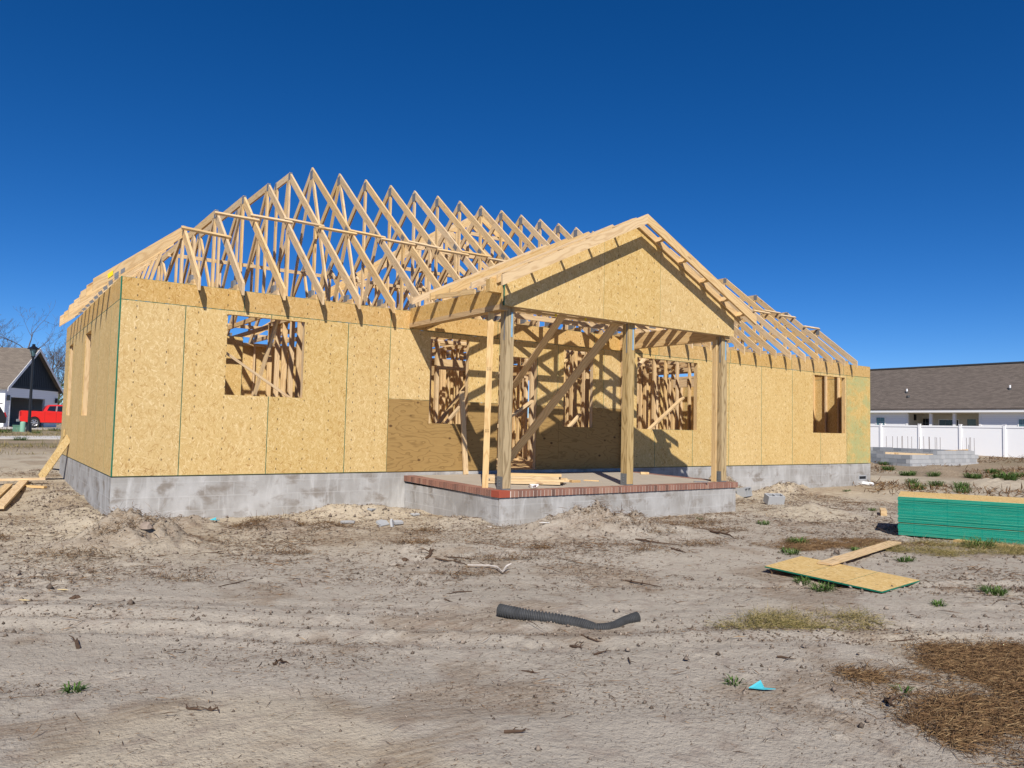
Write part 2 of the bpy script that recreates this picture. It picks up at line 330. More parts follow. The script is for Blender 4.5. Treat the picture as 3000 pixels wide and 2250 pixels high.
# ------------------------------------------------------------------ geometry helpers
def unit(v):
    v = np.asarray(v, float); return v / (np.linalg.norm(v) + 1e-12)
class G:
    def __init__(s): s.v = []; s.f = []; s.uv = []; s.m = []; s.smooth = False
    def _face(s, idx, udir, off, mi):
        p = [s.v[i] for i in idx]
        nx = ny = nz = 0.0
        a = p[-1]
        for b in p:
            nx += a[1] * b[2] - a[2] * b[1]; ny += a[2] * b[0] - a[0] * b[2]; nz += a[0] * b[1] - a[1] * b[0]; a = b
        l = math.sqrt(nx * nx + ny * ny + nz * nz) + 1e-12; nx /= l; ny /= l; nz /= l
        d = udir[0] * nx + udir[1] * ny + udir[2] * nz
        ux, uy, uz = udir[0] - nx * d, udir[1] - ny * d, udir[2] - nz * d
        l = math.sqrt(ux * ux + uy * uy + uz * uz)
        if l < 0.2:
            if abs(nz) < 0.9: ux, uy, uz = ny, -nx, 0.0
            else: ux, uy, uz = 1.0, 0.0, 0.0
            l = math.sqrt(ux * ux + uy * uy + uz * uz)
        ux /= l; uy /= l; uz /= l
        wx, wy, wz = ny * uz - nz * uy, nz * ux - nx * uz, nx * uy - ny * ux
        if wz < -1e-6 or (abs(wz) < 1e-6 and wy < -1e-6): wx, wy, wz = -wx, -wy, -wz
        s.f.append(tuple(idx)); s.m.append(mi)
        s.uv.append([(q[0] * ux + q[1] * uy + q[2] * uz + off[0], q[0] * wx + q[1] * wy + q[2] * wz + off[1]) for q in p])
    def prism(s, poly, ext, udir=(1, 0, 0), mi=0, side=None, off=None):
        """extrude a planar polygon (list of points) along ext"""
        if off is None: off = (random.uniform(0, 30), random.uniform(0, 30))
        poly = [tuple(float(c) for c in q) for q in poly]; ext = tuple(float(c) for c in ext)
        nx = ny = nz = 0.0; a = poly[-1]
        for b in poly:
            nx += a[1] * b[2] - a[2] * b[1]; ny += a[2] * b[0] - a[0] * b[2]; nz += a[0] * b[1] - a[1] * b[0]; a = b
        if nx * ext[0] + ny * ext[1] + nz * ext[2] > 0: poly = poly[::-1]
        b = len(s.v); k = len(poly)
        s.v += poly + [(q[0] + ext[0], q[1] + ext[1], q[2] + ext[2]) for q in poly]
        si = mi if side is None else side
        s._face(list(range(b, b + k)), udir, off, mi)
        s._face(list(range(b + 2 * k - 1, b + k - 1, -1)), udir, off, mi)
        for a in range(k):
            c = (a + 1) % k
            s._face([b + c, b + a, b + k + a, b + k + c], udir, off, si)
        return s
    def box(s, lo, hi, udir=None, mi=0, side=None, off=None):
        lo = np.asarray(lo, float); hi = np.asarray(hi, float); lo, hi = np.minimum(lo, hi), np.maximum(lo, hi)
        d = hi - lo
        if udir is None:
            a = int(np.argmax(np.abs(d))); udir = [0, 0, 0]; udir[a] = 1
        s.prism([lo, (hi[0], lo[1], lo[2]), (hi[0], hi[1], lo[2]), (lo[0], hi[1], lo[2])], (0, 0, d[2]), udir, mi, side, off)
        return s
    def beam(s, p0, p1, w, h, up=(0, 0, 1), mi=0, taper=1.0):
        p0 = np.asarray(p0, float); p1 = np.asarray(p1, float); d = unit(p1 - p0)
        side = unit(np.cross(d, up)); u = np.cross(side, d)
        poly = [p0 + side * a * w / 2 + u * b * h / 2 for a, b in ((-1, -1), (1, -1), (1, 1), (-1, 1))]
        s.prism(poly, p1 - p0, d, mi); return s
    def tube(s, path, radii, n=6, mi=0, cap=True):
        path = [np.asarray(q, float) for q in path]; b = len(s.v); k = len(path)
        ref = V(0.13, 0.31, 1.0)
        for i, q in enumerate(path):
            d = unit(path[min(i + 1, k - 1)] - path[max(i - 1, 0)])
            if abs(np.dot(d, unit(ref))) > 0.95: ref = V(1, 0.2, 0)
            a = unit(np.cross(d, ref)); c = np.cross(d, a)
            for j in range(n):
                t = 2 * math.pi * j / n
                s.v.append(q + radii[i] * (math.cos(t) * a + math.sin(t) * c))
        for i in range(k - 1):
            for j in range(n):
                j2 = (j + 1) % n
                s.f.append((b + i * n + j, b + (i + 1) * n + j, b + (i + 1) * n + j2, b + i * n + j2)); s.m.append(mi)
                s.uv.append([(j / n, i), (j / n, i + 1), ((j + 1) / n, i + 1), ((j + 1) / n, i)])
        if cap:
            for ring in (list(range(b, b + n)), list(range(b + (k - 1) * n + n - 1, b + (k - 1) * n - 1, -1))):
                s.f.append(tuple(ring)); s.m.append(mi); s.uv.append([(0, 0)] * n)
        return s
    def lathe(s, prof, c=(0, 0, 0), n=20, axis=(0, 0, 1), mi=0):
        ax = unit(axis); a = unit(np.cross(ax, (0.3, 1, 0.1))); e = np.cross(ax, a); c = np.asarray(c, float)
        b = len(s.v); k = len(prof)
        for r_, h in prof:
            for j in range(n):
                t = 2 * math.pi * j / n; s.v.append(c + ax * h + r_ * (math.cos(t) * a + math.sin(t) * e))
        for i in range(k - 1):
            for j in range(n):
                j2 = (j + 1) % n
                s.f.append((b + i * n + j, b + i * n + j2, b + (i + 1) * n + j2, b + (i + 1) * n + j)); s.m.append(mi)
                s.uv.append([(0, 0), (1, 0), (1, 1), (0, 1)])
        return s
    def tri(s, a, b_, c, mi=0):
        k = len(s.v); s.v += [np.asarray(a, float), np.asarray(b_, float), np.asarray(c, float)]
        s.f.append((k, k + 1, k + 2)); s.m.append(mi); s.uv.append([(0, 0), (1, 0), (0.5, 1)])
    def mesh(s, name, origin, mats):
        me = bpy.data.meshes.new(name)
        me.from_pydata((np.array(s.v) - origin).tolist(), [], s.f)
        uvl = me.uv_layers.new(name='UVMap')
        flat_uv = np.array([c for f in s.uv for c in f], dtype=np.float32).ravel()
        uvl.data.foreach_set('uv', flat_uv)
        for mn in mats: me.materials.append(MAT[mn])
        if len(mats) > 1: me.polygons.foreach_set('material_index', s.m)
        if s.smooth: me.polygons.foreach_set('use_smooth', [True] * len(s.f))
        me.update(); return me
ORI = {}
def empty(name, loc, parent=None):
    o = bpy.data.objects.new(name, None); scene.collection.objects.link(o); o.empty_display_size = 0.3
    ORI[o.name] = np.asarray(loc, float)
    if parent is not None: o.parent = parent; o.location = ORI[o.name] - ORI[parent.name]
    else: o.location = loc
    return o
def put(name, g, mats, parent=None, origin=None):
    if isinstance(mats, str): mats = [mats]
    a = np.array(g.v); c = (a.min(0) + a.max(0)) / 2 if origin is None else np.asarray(origin, float)
    o = bpy.data.objects.new(name, g.mesh(name, c, mats)); scene.collection.objects.link(o); ORI[o.name] = c
    if parent is not None: o.parent = parent; o.location = c - ORI[parent.name]
    else: o.location = c
    return o
def clone(o, loc, parent=None):
    c = o.copy(); scene.collection.objects.link(c); ORI[c.name] = np.asarray(loc, float)
    c.parent = parent; c.location = ORI[c.name] - (ORI[parent.name] if parent is not None else 0)
    return c
def tag(o, label=None, cat=None, group=None, kind=None):
    if label: o['label'] = label
    if cat: o['category'] = cat
    if group: o['group'] = group
    if kind or cat: o['kind'] = kind or 'thing'
    return o
def ray(px, py): return CF + (px - 1500) / FPX * CR - (py - 1125) / FPX * CU
def at(px, py, dep): return CAM + dep * ray(px, py)
def on_y(px, py, y): d = ray(px, py); return CAM + d * ((y - CAM[1]) / d[1])
def on_x(px, py, x): d = ray(px, py); return CAM + d * ((x - CAM[0]) / d[0])
def on_z(px, py, z): d = ray(px, py); return CAM + d * ((z - CAM[2]) / d[2])

# ------------------------------------------------------------------ terrain
_TAB = np.random.default_rng(5).random((257, 257)).astype(np.float32); _TAB[256, :] = _TAB[0, :]; _TAB[:, 256] = _TAB[:, 0]
def vnoise(x, y, seed):
    x = np.asarray(x, np.float64) + (seed * 37.7) % 251; y = np.asarray(y, np.float64) + (seed * 91.3) % 241
    jx = np.floor(x).astype(np.int32); jy = np.floor(y).astype(np.int32); fx = (x - jx).astype(np.float32); fy = (y - jy).astype(np.float32)
    jx &= 255; jy &= 255
    fx = fx * fx * (3 - 2 * fx); fy = fy * fy * (3 - 2 * fy)
    a = _TAB[jx, jy]; c = _TAB[jx, jy + 1]
    a = a + (_TAB[jx + 1, jy] - a) * fx; c = c + (_TAB[jx + 1, jy + 1] - c) * fx
    return a + (c - a) * fy
def fbm(x, y, sc, oct_, seed, gain=0.5):
    t = 0; am = 1; tot = 0
    for o in range(oct_):
        t = t + am * (vnoise(x * sc + o * 17.3, y * sc - o * 9.1, seed + o) - 0.5); tot += am; am *= gain; sc *= 2.03
    return t / tot
def sstep(a, b, x):
    t = np.clip((x - a) / (b - a), 0, 1); return t * t * (3 - 2 * t)
MOUNDS = [  # x, y, height, rx, ry, rotation
    (-0.05, -2.15, 0.36, 0.62, 0.45, -0.4), (0.75, -1.05, 0.16, 0.5, 0.40, 0.0),
    (5.35, -3.9, 0.30, 1.15, 0.55, -0.4), (1.55, -1.75, 0.15, 0.50, 0.35, 0.2), (2.2, -2.1, 0.10, 0.5, 0.28, -0.5),
    (-0.25, -0.35, 0.14, 0.45, 0.35, 0.0), (-0.25, 1.0, 0.08, 0.35, 0.8, 0.0), (-0.3, 3.0, 0.10, 0.4, 1.2, 0.0), (3.3, -0.55, 0.17, 0.9, 0.45, 0.0), (4.15, -2.3, 0.12, 0.45, 0.6, 0.0),
    (12.0, -0.55, 0.42, 0.9, 0.5, 0.2), (14.2, -0.7, 0.22, 1.1, 0.5, 0.1), (10.2, -1.0, 0.30, 0.35, 0.5, 0.0),
    (10.6, -3.6, 0.16, 0.9, 0.6, 0.0), (4.4, -5.2, 0.07, 1.2, 0.6, -0.5), (2.8, -4.2, 0.09, 0.9, 0.45, -0.6),
    (44.5, 3.6, 0.55, 2.6, 1.5, 0.3), (41, 1.8, 0.4, 2.6, 1.2, 0.3), (31.5, 7.4, 0.45, 1.0, 0.8, 0.6), (33.0, 4.6, 0.2, 1.6, 0.6, 0.2), (28, 2.0, 0.22, 2.0, 0.8, 0.4), (24, -1.5, 0.2, 2.0, 1.0, 0.0), (21.5, 1.5, 0.15, 1.5, 0.8, 0.3)]
def height(x, y):
    x = np.asarray(x, float); y = np.asarray(y, float)
    z = -0.625 + (0.30 * sstep(0.5, 13, y) + 0.16 * sstep(25, 52, y)) * sstep(26, 20, x)
    z = z + 0.36 * sstep(36, 50, x) + 0.05 * sstep(-4.5, -10, y)
    z = z + 0.10 * fbm(x, y, 0.35, 3, 5)
    rough = np.clip(1 - (np.abs(x - 4) / 45), 0.15, 1)
    lump = 0.35 + 1.1 * sstep(0.45, 0.7, vnoise(x * 0.6, y * 0.6, 91))
    z = z + (0.022 * fbm(x, y, 1.7, 3, 21) + 0.016 * fbm(x, y, 7.0, 3, 31) * lump) * rough
    # wheel tracks running across the foreground
    d = (x - CAM[0]) * 0.57 + (y - CAM[1]) * 0.82; s = (x - CAM[0]) * 0.82 - (y - CAM[1]) * 0.57
    d = d + 0.5 * fbm(s, d, 0.25, 2, 77) + 0.10 * fbm(s, d, 1.3, 2, 78) + 0.05 * s * np.sin(s * 0.13)
    for c, w, dep in ((4.0, 0.16, 0.007), (5.1, 0.11, 0.020), (5.5, 0.12, 0.024), (6.05, 0.09, 0.014), (7.0, 0.10, 0.016)):
        u = (d - c) / w
        z = z + dep * (-np.exp(-u * u) + 0.55 * np.exp(-(np.abs(u) - 1.7) ** 2 * 2.2)) * (0.35 + vnoise(s * 0.5 + c, d * 0.2, 9))
        if dep > 0.013: z = z + 0.007 * np.exp(-u * u * 1.2) * np.sin(s * 48 + 5 * np.abs(u)) * sstep(.35, .6, vnoise(s * 0.35 + c * 3, c, 11))
    clod = np.clip(fbm(x, y, 9.0, 3, 61, 0.6) * 3.0 - 0.25, 0, 1)
    cm = sstep(0.52, 0.72, vnoise(x * 0.8, y * 0.8, 93)); cm = np.maximum(cm, 0.8 * np.exp(-((d - 5.4) / 0.35) ** 2) * sstep(0.35, 0.7, vnoise(s * 0.9, d, 95)))
    apron = sstep(-5.8, -3.6, y + 0.25 * x * 0 + 0.8 * fbm(x, y, 0.7, 2, 97)) * sstep(0.6, -0.6, y)
    z = z + (0.028 * clod * cm + 0.030 * apron * (fbm(x, y, 4.5, 4, 63, 0.65) + 0.6 * clod)) * rough
    for mx, my, h, rx, ry, a in MOUNDS:
        ca, sa = math.cos(a), math.sin(a)
        k = np.nonzero((np.abs(x - mx) < 2.3 * max(rx, ry)) & (np.abs(y - my) < 2.3 * max(rx, ry)))[0]
        if not len(k): continue
        xx, yy = x[k], y[k]
        u = ((xx - mx) * ca + (yy - my) * sa) / rx; v = (-(xx - mx) * sa + (yy - my) * ca) / ry
        q = np.clip(np.exp(-(u * u + v * v) * 1.3) - 0.02, 0, 1)
        z[k] += h * q * (1 + 0.9 * fbm(xx, yy, 3.6 / max(0.6, rx), 4, 41, 0.6)) + (0.13 if h > 0.27 and mx < 8 else 0.07) * q * min(h * 4, 1) * np.clip(fbm(xx, yy, 6.5, 3, 43, .6) * 3, -0.4, 1)
    inside = (x > 0.3) & (x < 19.0) & (y > 0.3) & (y < 7.3)
    z = np.where(inside, -0.75, z)
    return z
def H(x, y): return float(height(np.array([x]), np.array([y]))[0])
_TT = np.geomspace(2.0, 260.0, 900)
def ground_px(px, py):
    """the point of the terrain seen in the photograph's pixel (px, py)"""
    d = ray(px, py); P = CAM[None, :] + _TT[:, None] * d[None, :]
    below = P[:, 2] < height(P[:, 0], P[:, 1])
    k = int(np.argmax(below)) if below.any() else len(_TT) - 1
    return P[k].copy()
def axis_lines(lo, hi, step, ext, growth=1.13):
    a = list(np.arange(lo, hi + 1e-6, step)); st = step; x = a[-1]
    while x < ext[1]: st *= growth; x += st; a.append(x)
    st = step; x = a[0]; pre = []
    while x > ext[0]: st *= growth; x -= st; pre.append(x)
    return np.array(pre[::-1] + a)
STRAW_PATCHES = []
def build_ground():
    xs = axis_lines(-3.5, 12.0, 0.028, (-900, 1500), 1.035); ys = axis_lines(-10.6, 0.3, 0.028, (-600, 1500), 1.035)
    X, Y = np.meshgrid(xs, ys); x = X.ravel(); y = Y.ravel(); z = height(x, y)
    me = bpy.data.meshes.new('ground'); nx, ny = len(xs), len(ys)
    me.vertices.add(len(x)); me.vertices.foreach_set('co', np.stack([x, y, z], 1).astype(np.float32).ravel())
    i = np.arange(nx * ny).reshape(ny, nx)
    q = np.stack([i[:-1, :-1], i[:-1, 1:], i[1:, 1:], i[1:, :-1]], -1).reshape(-1, 4)
    me.loops.add(q.size); me.loops.foreach_set('vertex_index', q.ravel().astype(np.int32))
    me.polygons.add(len(q)); me.polygons.foreach_set('loop_start', (np.arange(len(q)) * 4).astype(np.int32))
    me.polygons.foreach_set('loop_total', np.full(len(q), 4, np.int32)); me.polygons.foreach_set('use_smooth', np.ones(len(q), bool))
    me.update(calc_edges=True)
    dist_wall = np.where(y < 0, -y, 0) + np.clip(-x, 0, None) * 0.6
    tan = 1 - sstep(0.8, 4.6, dist_wall + 1.6 * fbm(x, y, 0.6, 3, 15))
    tan = np.maximum(tan, 0.7 * sstep(0.58, 0.72, vnoise(x * 0.45, y * 0.45, 19)))
    tan = np.maximum(tan, 0.85 * sstep(12, 16, x))
    lit = np.zeros_like(x)
    for (cx, cy, rx, ry, a, k) in STRAW_PATCHES:
        ca, sa = math.cos(a), math.sin(a)
        u = ((x - cx) * ca + (y - cy) * sa) / rx; v = (-(x - cx) * sa + (y - cy) * ca) / ry
        lit = np.maximum(lit, 0.75 * k * sstep(1.1, 0.55, np.sqrt(u * u + v * v) + 1.1 * fbm(x, y, 1.6, 4, 51)) * (0.35 + 0.65 * sstep(.3, .65, vnoise(x * 3.0, y * 3.0, 107))))
    lit = np.maximum(lit, 0.5 * sstep(0.60, 0.74, vnoise(x * 1.3, y * 1.3, 29) * 0.7 + 0.3 * vnoise(x * 5, y * 5, 30)))
    for i_ in (0, 1, 2, 3, 4):
        mx, my, hh_, rx, ry, a = MOUNDS[i_]; q = np.exp(-((x - mx) / rx) ** 2 - ((y - my) / ry) ** 2) * (0.6 + 0.8 * vnoise(x * 4, y * 4, 71))
        tan = tan * (1 - 0.8 * np.clip(q, 0, 1)); lit = np.maximum(lit, (0.8 if i_ in (0, 3, 4) else 0.5) * np.clip(q, 0, 1))
    far = np.maximum(sstep(12, 22, y) * sstep(8, 0, x), sstep(30, 60, x))
    brown = sstep(14, 20, x) * sstep(0.42, 0.62, vnoise(x * 0.22, y * 0.5, 67))
    lit = np.maximum(lit, brown * 0.75)
    col = np.stack([tan, lit, far, np.ones_like(x)], 1).astype(np.float32)
    ca_ = me.color_attributes.new('tone', 'FLOAT_COLOR', 'POINT'); ca_.data.foreach_set('color', col.ravel())
    me.materials.append(MAT['sand'])
    o = bpy.data.objects.new('ground', me); scene.collection.objects.link(o); tag(o, 'bare sandy building plot with wheel tracks and litter', kind='structure')
# straw patches: (x, y, rx, ry, rot, strength) found from the photograph's ground positions
for px, py, rx, ry, a, k in ((2860, 2080, 0.80, 0.50, -0.55, 1.0), (2990, 1960, 0.75, 0.6, -0.5, 1.0), (2640, 1995, 0.34, 0.16, -0.75, 1.0), (2990, 2200, 0.45, 0.35, -0.5, 1.0), (2480, 1590, 1.0, 0.35, -0.6, 0.8), (2330, 1600, 0.7, 0.4, -0.5, 0.75),
                             (2350, 1820, 0.65, 0.28, -0.6, 0.45), (2200, 1830, 0.4, 0.25, -0.6, 0.4), (2850, 1610, 1.2, 0.6, -0.4, 0.6)):
    q = on_z(px, py, -0.60); STRAW_PATCHES.append((q[0], q[1], rx, ry, a, k))
build_ground()

# ------------------------------------------------------------------ the house under construction
L, W = 19.28, 7.70
WT = 2.76                                 # wall top
S2 = 0.038                                # thickness of two-by lumber
house = tag(empty('house_under_construction', (0, 0, -0.6)), 'unfinished single storey house of bare sheathing with open roof trusses and gabled porch', 'house')

# foundation and floor
g = G()
for lo, hi in (((-0.004, -0.004, -1.1), (L + 0.004, 0.2, -0.014)), ((-0.004, W - 0.2, -1.1), (L + 0.004, W, -0.014)),
               ((-0.004, 0.2, -1.1), (0.2, W - 0.2, -0.014)), ((L - 0.2, 0.2, -1.1), (L + 0.004, W - 0.2, -0.014))):
    g.box(lo, hi, off=(0, 0.1))
fnd = put('foundation', g, 'parge', house)
g = G()
x0, x1, z0, z1 = L - 0.62, L - 0.22, -0.47, -0.33
for lo, hi in (((x0, -0.012, z0), (x1, -0.005, z0 + 0.03)), ((x0, -0.012, z1 - 0.03), (x1, -0.005, z1)), ((x0, -0.012, z0 + .03), (x0 + 0.03, -0.005, z1 - .03)), ((x1 - 0.03, -0.012, z0 + .03), (x1, -0.005, z1 - .03))):
    g.box(lo, hi)
put('crawl_vent_frame', g, 'block_light', fnd)
put('crawl_vent_screen', G().box((x0 + 0.03, -0.009, z0 + 0.03), (x1 - 0.03, -0.0055, z1 - 0.03)), 'black_paint', fnd)
put('subfloor', G().box((0.03, 0.03, -0.03), (L - 0.03, W - 0.03, 0.0)), 'old_lumber', house)

def cells(rect, holes):
    """rectangle minus holes as a list of small rectangles"""
    xs = sorted({rect[0], rect[1]} | {h for o in holes for h in o[:2] if rect[0] < h < rect[1]})
    zs = sorted({rect[2], rect[3]} | {h for o in holes for h in o[2:] if rect[2] < h < rect[3]})
    out = []
    for a, b in zip(xs, xs[1:]):
        run = None
        for c, d in zip(zs, zs[1:]):
            mx, mz = (a + b) / 2, (c + d) / 2
            if any(o[0] < mx < o[1] and o[2] < mz < o[3] for o in holes):
                if run: out.append((a, b, *run)); run = None
            else: run = (run[0], d) if run else (c, d)
        if run: out.append((a, b, *run))
    return out
def sheet(name, rect, holes, place, thick, mats, parent, gap=0.0022, rim=0.0032):
    """one sheet of sheathing: front face with a thin painted rim, cut round the openings. place(u, v, d) -> world point, d outward"""
    a0, a1, b0, b1 = rect[0] + gap, rect[1] - gap, rect[2] + gap, rect[3] - gap
    udir = unit(place(1, 0, 0) - place(0, 0, 0)); out = unit(place(0, 0, 1) - place(0, 0, 0))
    g = G(); off = (0.0, 0.0)
    inner = (a0 + rim, a1 - rim, b0 + rim, b1 - rim)
    def slab(r, mi, side):
        g.prism([place(r[0], r[2], 0), place(r[1], r[2], 0), place(r[1], r[3], 0), place(r[0], r[3], 0)], out * thick, udir, mi, side, off)
    for r in cells(inner, holes): slab(r, 0, 0)
    for r0 in ((a0, inner[0], b0, b1), (inner[1], a1, b0, b1), (inner[0], inner[1], b0, inner[2]), (inner[0], inner[1], inner[3], b1)):
        for r in cells(r0, holes): slab(r, 1, 1)
    if g.v: return put(name, g, mats, parent)
OPEN_F = [(1.43, 2.61, 1.18, 2.38), (4.88, 5.68, 0.83, 2.36), (6.34, 7.25, -0.1, 2.13), (7.91, 8.69, 0.83, 2.37), (9.94, 11.87, 0.82, 2.36), (16.45, 17.98, 0.83, 2.37)]
pf = lambda u, v, d: V(u, -0.0 - d, v)
front = empty('front_wall', (L / 2, 0, 0), house)
osb = ['osb', 'green_edge']
for a, b in zip([0, .84, 2.08, 3.34], [.84, 2.08, 3.34, 4.10]): sheet('osb_panel', (a, b, 0, 2.44), OPEN_F, pf, 0.012, osb, front)
for a, b in zip([4.10, 5.32, 6.34, 7.25, 7.76, 8.98], [5.32, 6.34, 7.25, 7.76, 8.98, 9.5]): sheet('osb_panel', (a, b, 1.23, 2.44), OPEN_F, pf, 0.012, osb, front, rim=0.002)
for a, b in ((4.10, 6.34), (7.25, 7.8), (7.8, 9.5)): sheet('plywood_panel', (a, b, 0, 1.23), OPEN_F, pf, 0.014, ['plywood', 'plywood'], front)
sheet('osb_panel', (10.5, 11.72, 0, 0.822), [], pf, 0.012, osb, front, rim=0.0035); sheet('osb_panel', (10.5, 11.72, 2.358, 2.44), [], pf, 0.012, osb, front, rim=0.0035)
for a, b in zip([9.5, 11.72, 13.0, 14.25, 15.53, 16.8], [10.5, 13.0, 14.25, 15.53, 16.8, 18.06]): sheet('osb_panel', (a, b, 0, 2.44), OPEN_F, pf, 0.012, osb, front, rim=0.0035)
sheet('osb_panel', (18.06, L, 0, 2.44), OPEN_F, pf, 0.012, ['osb_green', 'green_edge'], front)
bj = [0, 1.66, 4.10, 4.52, 6.3, 8.7, 10.6, 13.05, 15.5, 17.9, L]
for a, b in zip(bj, bj[1:]): sheet('osb_band', (a, b, 2.44, WT), [], pf, 0.012, ['osb_rough', 'green_edge'], front, rim=0.003)
OPEN_L = [(3.10, 3.95, 0.83, 2.30), (6.08, 6.82, 0.83, 2.30)]
left = empty('end_wall', (0, W / 2, 0), house)
pl = lambda u, v, d: V(-d, u, v)
ly = [0.0, 0.75, 1.97, 3.19, 4.41, 5.63, 6.85, W]
for a, b in zip(ly, ly[1:]): sheet('osb_panel', (a, b, 0, 2.44), OPEN_L, pl, 0.012, osb, left, rim=0.003)
for a, b in ((0, 2.2), (2.2, 4.64), (4.64, W)): sheet('osb_band', (a, b, 2.44, WT), [], pl, 0.012, ['osb_rough', 'green_edge'], left, rim=0.003)
put('corner_edge', G().box((-0.0135, -0.0135, 0.0), (-0.001, -0.0025, WT)), 'green_edge', left)
right = empty('end_wall', (L, W / 2, 0), house)
pr = lambda u, v, d: V(L + d, u, v)
for a, b in zip(ly, ly[1:]): sheet('osb_panel', (a, b, 0, 2.44), [(2.6, 3.6, .83, 2.3)], pr, 0.012, osb, right)
for a, b in ((0, 2.44), (2.44, 4.88), (4.88, W)): sheet('osb_band', (a, b, 2.44, WT), [], pr, 0.012, ['osb_rough', 'green_edge'], right)
back = empty('back_wall', (L / 2, W, 0), house)
pb = lambda u, v, d: V(u, W + d, v)
OPEN_B = [(2.4, 3.4, .83, 2.3), (10.45, 11.25, -.1, 2.13), (12.6, 13.3, 1.1, 2.3), (16.8, 17.7, .83, 2.3)]
bx = list(np.arange(0, L, 1.22)) + [L]
for a, b in zip(bx, bx[1:]):
    if b - a > 0.05: sheet('osb_panel', (a, b, 0, WT), OPEN_B, pb, 0.012, osb, back)

# framing of the outer walls and the partitions
STUD_Z = (0.04, WT - 0.08)
_stud_cache = {}
def stud(parent, x, y, axis, z0=STUD_Z[0], z1=STUD_Z[1], d=0.089):
    """axis: direction of the wall the stud stands in"""
    key = (axis, round(z0, 3), round(z1, 3), random.randrange(3))
    c = V(x, y, (z0 + z1) / 2)
    if key in _stud_cache: return clone(_stud_cache[key], c, parent)
    hx, hy = (S2 / 2, d / 2) if axis == 'x' else (d / 2, S2 / 2)
    o = put('stud', G().box((x - hx, y - hy, z0), (x + hx, y + hy, z1)), 'lumber', parent); _stud_cache[key] = o; return o
def wall_frame(parent, axis, c, a, b, openings, step=0.4064):
    """plates and studs of a wall line along axis at coordinate c from a to b"""
    def plate(z, u0=a, u1=b, h=S2, nm='plate'):
        lo = (u0, c - 0.0445, z) if axis == 'x' else (c - 0.0445, u0, z)
        hi = (u1, c + 0.0445, z + h) if axis == 'x' else (c + 0.0445, u1, z + h)
        put(nm, G().box(lo, hi), 'lumber', parent)
    doors = [o for o in openings if o[2] < 0.05]
    segs = [(a, b)]
    for o in doors:
        segs = [t for s_ in segs for t in ((s_[0], min(s_[1], o[0])), (max(s_[0], o[1]), s_[1])) if t[1] - t[0] > 0.02]
    for s_ in segs: plate(0.002, *s_)
    plate(WT - 0.078); plate(WT - 0.039)
    us = list(np.arange(a + 0.02, b - 0.1, step)) + [b - 0.02]
    for u in us:
        hit = [o for o in openings if o[0] - 0.04 < u < o[1] + 0.04]
        if hit:
            o = hit[0]
            if o[0] + 0.03 < u < o[1] - 0.03:
                if o[2] > 0.1: stud(parent, *((u, c) if axis == 'x' else (c, u)), axis, STUD_Z[0], o[2] - 0.04)
            continue
        stud(parent, *((u, c) if axis == 'x' else (c, u)), axis)
    for o in openings:
        for u in (o[0] - 0.02, o[1] + 0.02, o[0] - 0.06, o[1] + 0.06):
            stud(parent, *((u, c) if axis == 'x' else (c, u)), axis)
        if o[2] > 0.1: plate(o[2] - 0.039, o[0], o[1], nm='sill')
        plate(o[3] + 0.002, o[0], o[1], 0.24, nm='header')
wall_frame(front, 'x', 0.0455, 0.0, L, OPEN_F)
wall_frame(left, 'y', 0.0455, 0.1, W - 0.1, OPEN_L)
wall_frame(right, 'y', L - 0.0455, 0.1, W - 0.1, [(2.6, 3.6, .83, 2.3)])
wall_frame(back, 'x', W - 0.0455, 0.0, L, OPEN_B)
for axis, c, a, b, op in (('x', 3.55, 1.0, 2.2, []), ('x', 4.25, 8.0, 15.4, [(9.2, 10.1, -.1, 2.08), (13.0, 13.9, -.1, 2.08)]),
                          ('x', 3.0, 9.4, 13.1, [(12.0, 12.8, -.1, 2.08)]), ('y', 3.15, 0.1, 3.45, []), ('x', 3.4, 5.95, 9.3, [(7.0, 7.9, -.1, 2.08)]),
                          ('y', 5.9, 3.4, 7.5, [(4.4, 5.3, -.1, 2.08)]), ('y', 9.35, 0.1, 5.9, [(3.0, 3.9, -.1, 2.08)]), ('y', 13.15, 0.1, 4.2, [(2.6, 3.4, -.1, 2.08)]),
                          ('y', 15.4, 0.1, 7.5, [(3.0, 3.9, -.1, 2.08)]), ('x', 5.6, 9.4, 13.0, []), ('y', 8.0, 3.2, 7.5, [(5.0, 6.0, -.1, 2.08)])):
    iw = empty('interior_wall', (c, (a + b) / 2, 0) if axis == 'y' else ((a + b) / 2, c, 0), house)
    wall_frame(iw, axis, c, a, b, op)
# one sheathed stretch seen through the bedroom window
for a, b in ((0.2, 1.42), (1.42, 2.64)):
    sheet('osb_panel', (a, b, 0.05, 2.44), [], lambda u, v, d: V(u, 3.5 - d, v), 0.012, osb, iw)

# diagonal wall braces
for p0, p1 in (((1.40, 0.16, 1.86), (2.75, 0.16, 1.0)), ((2.30, 0.25, 2.6), (1.90, 0.9, 0.30)), ((4.95, 0.9, 0.02), (6.0, 0.6, 1.55)), ((6.2, 1.3, 0.02), (7.3, 1.2, 2.0)),
               ((7.6, 1.1, 1.0), (8.9, 0.7, 2.6)), ((7.9, 0.5, 0.3), (8.8, 0.5, 1.1)), ((9.6, 0.5, 1.5), (11.0, 0.6, 2.6)), ((9.9, 0.7, 0.02), (12.2, 0.7, 1.6)), ((6.0, 2.6, 0.02), (7.4, 1.7, 2.1)), ((10.3, 1.2, 2.0), (11.3, 1.0, 0.02))):
    put('wall_brace', G().beam(p0, p1, S2, 0.089, (0, 1, 0.2)), 'lumber', house)

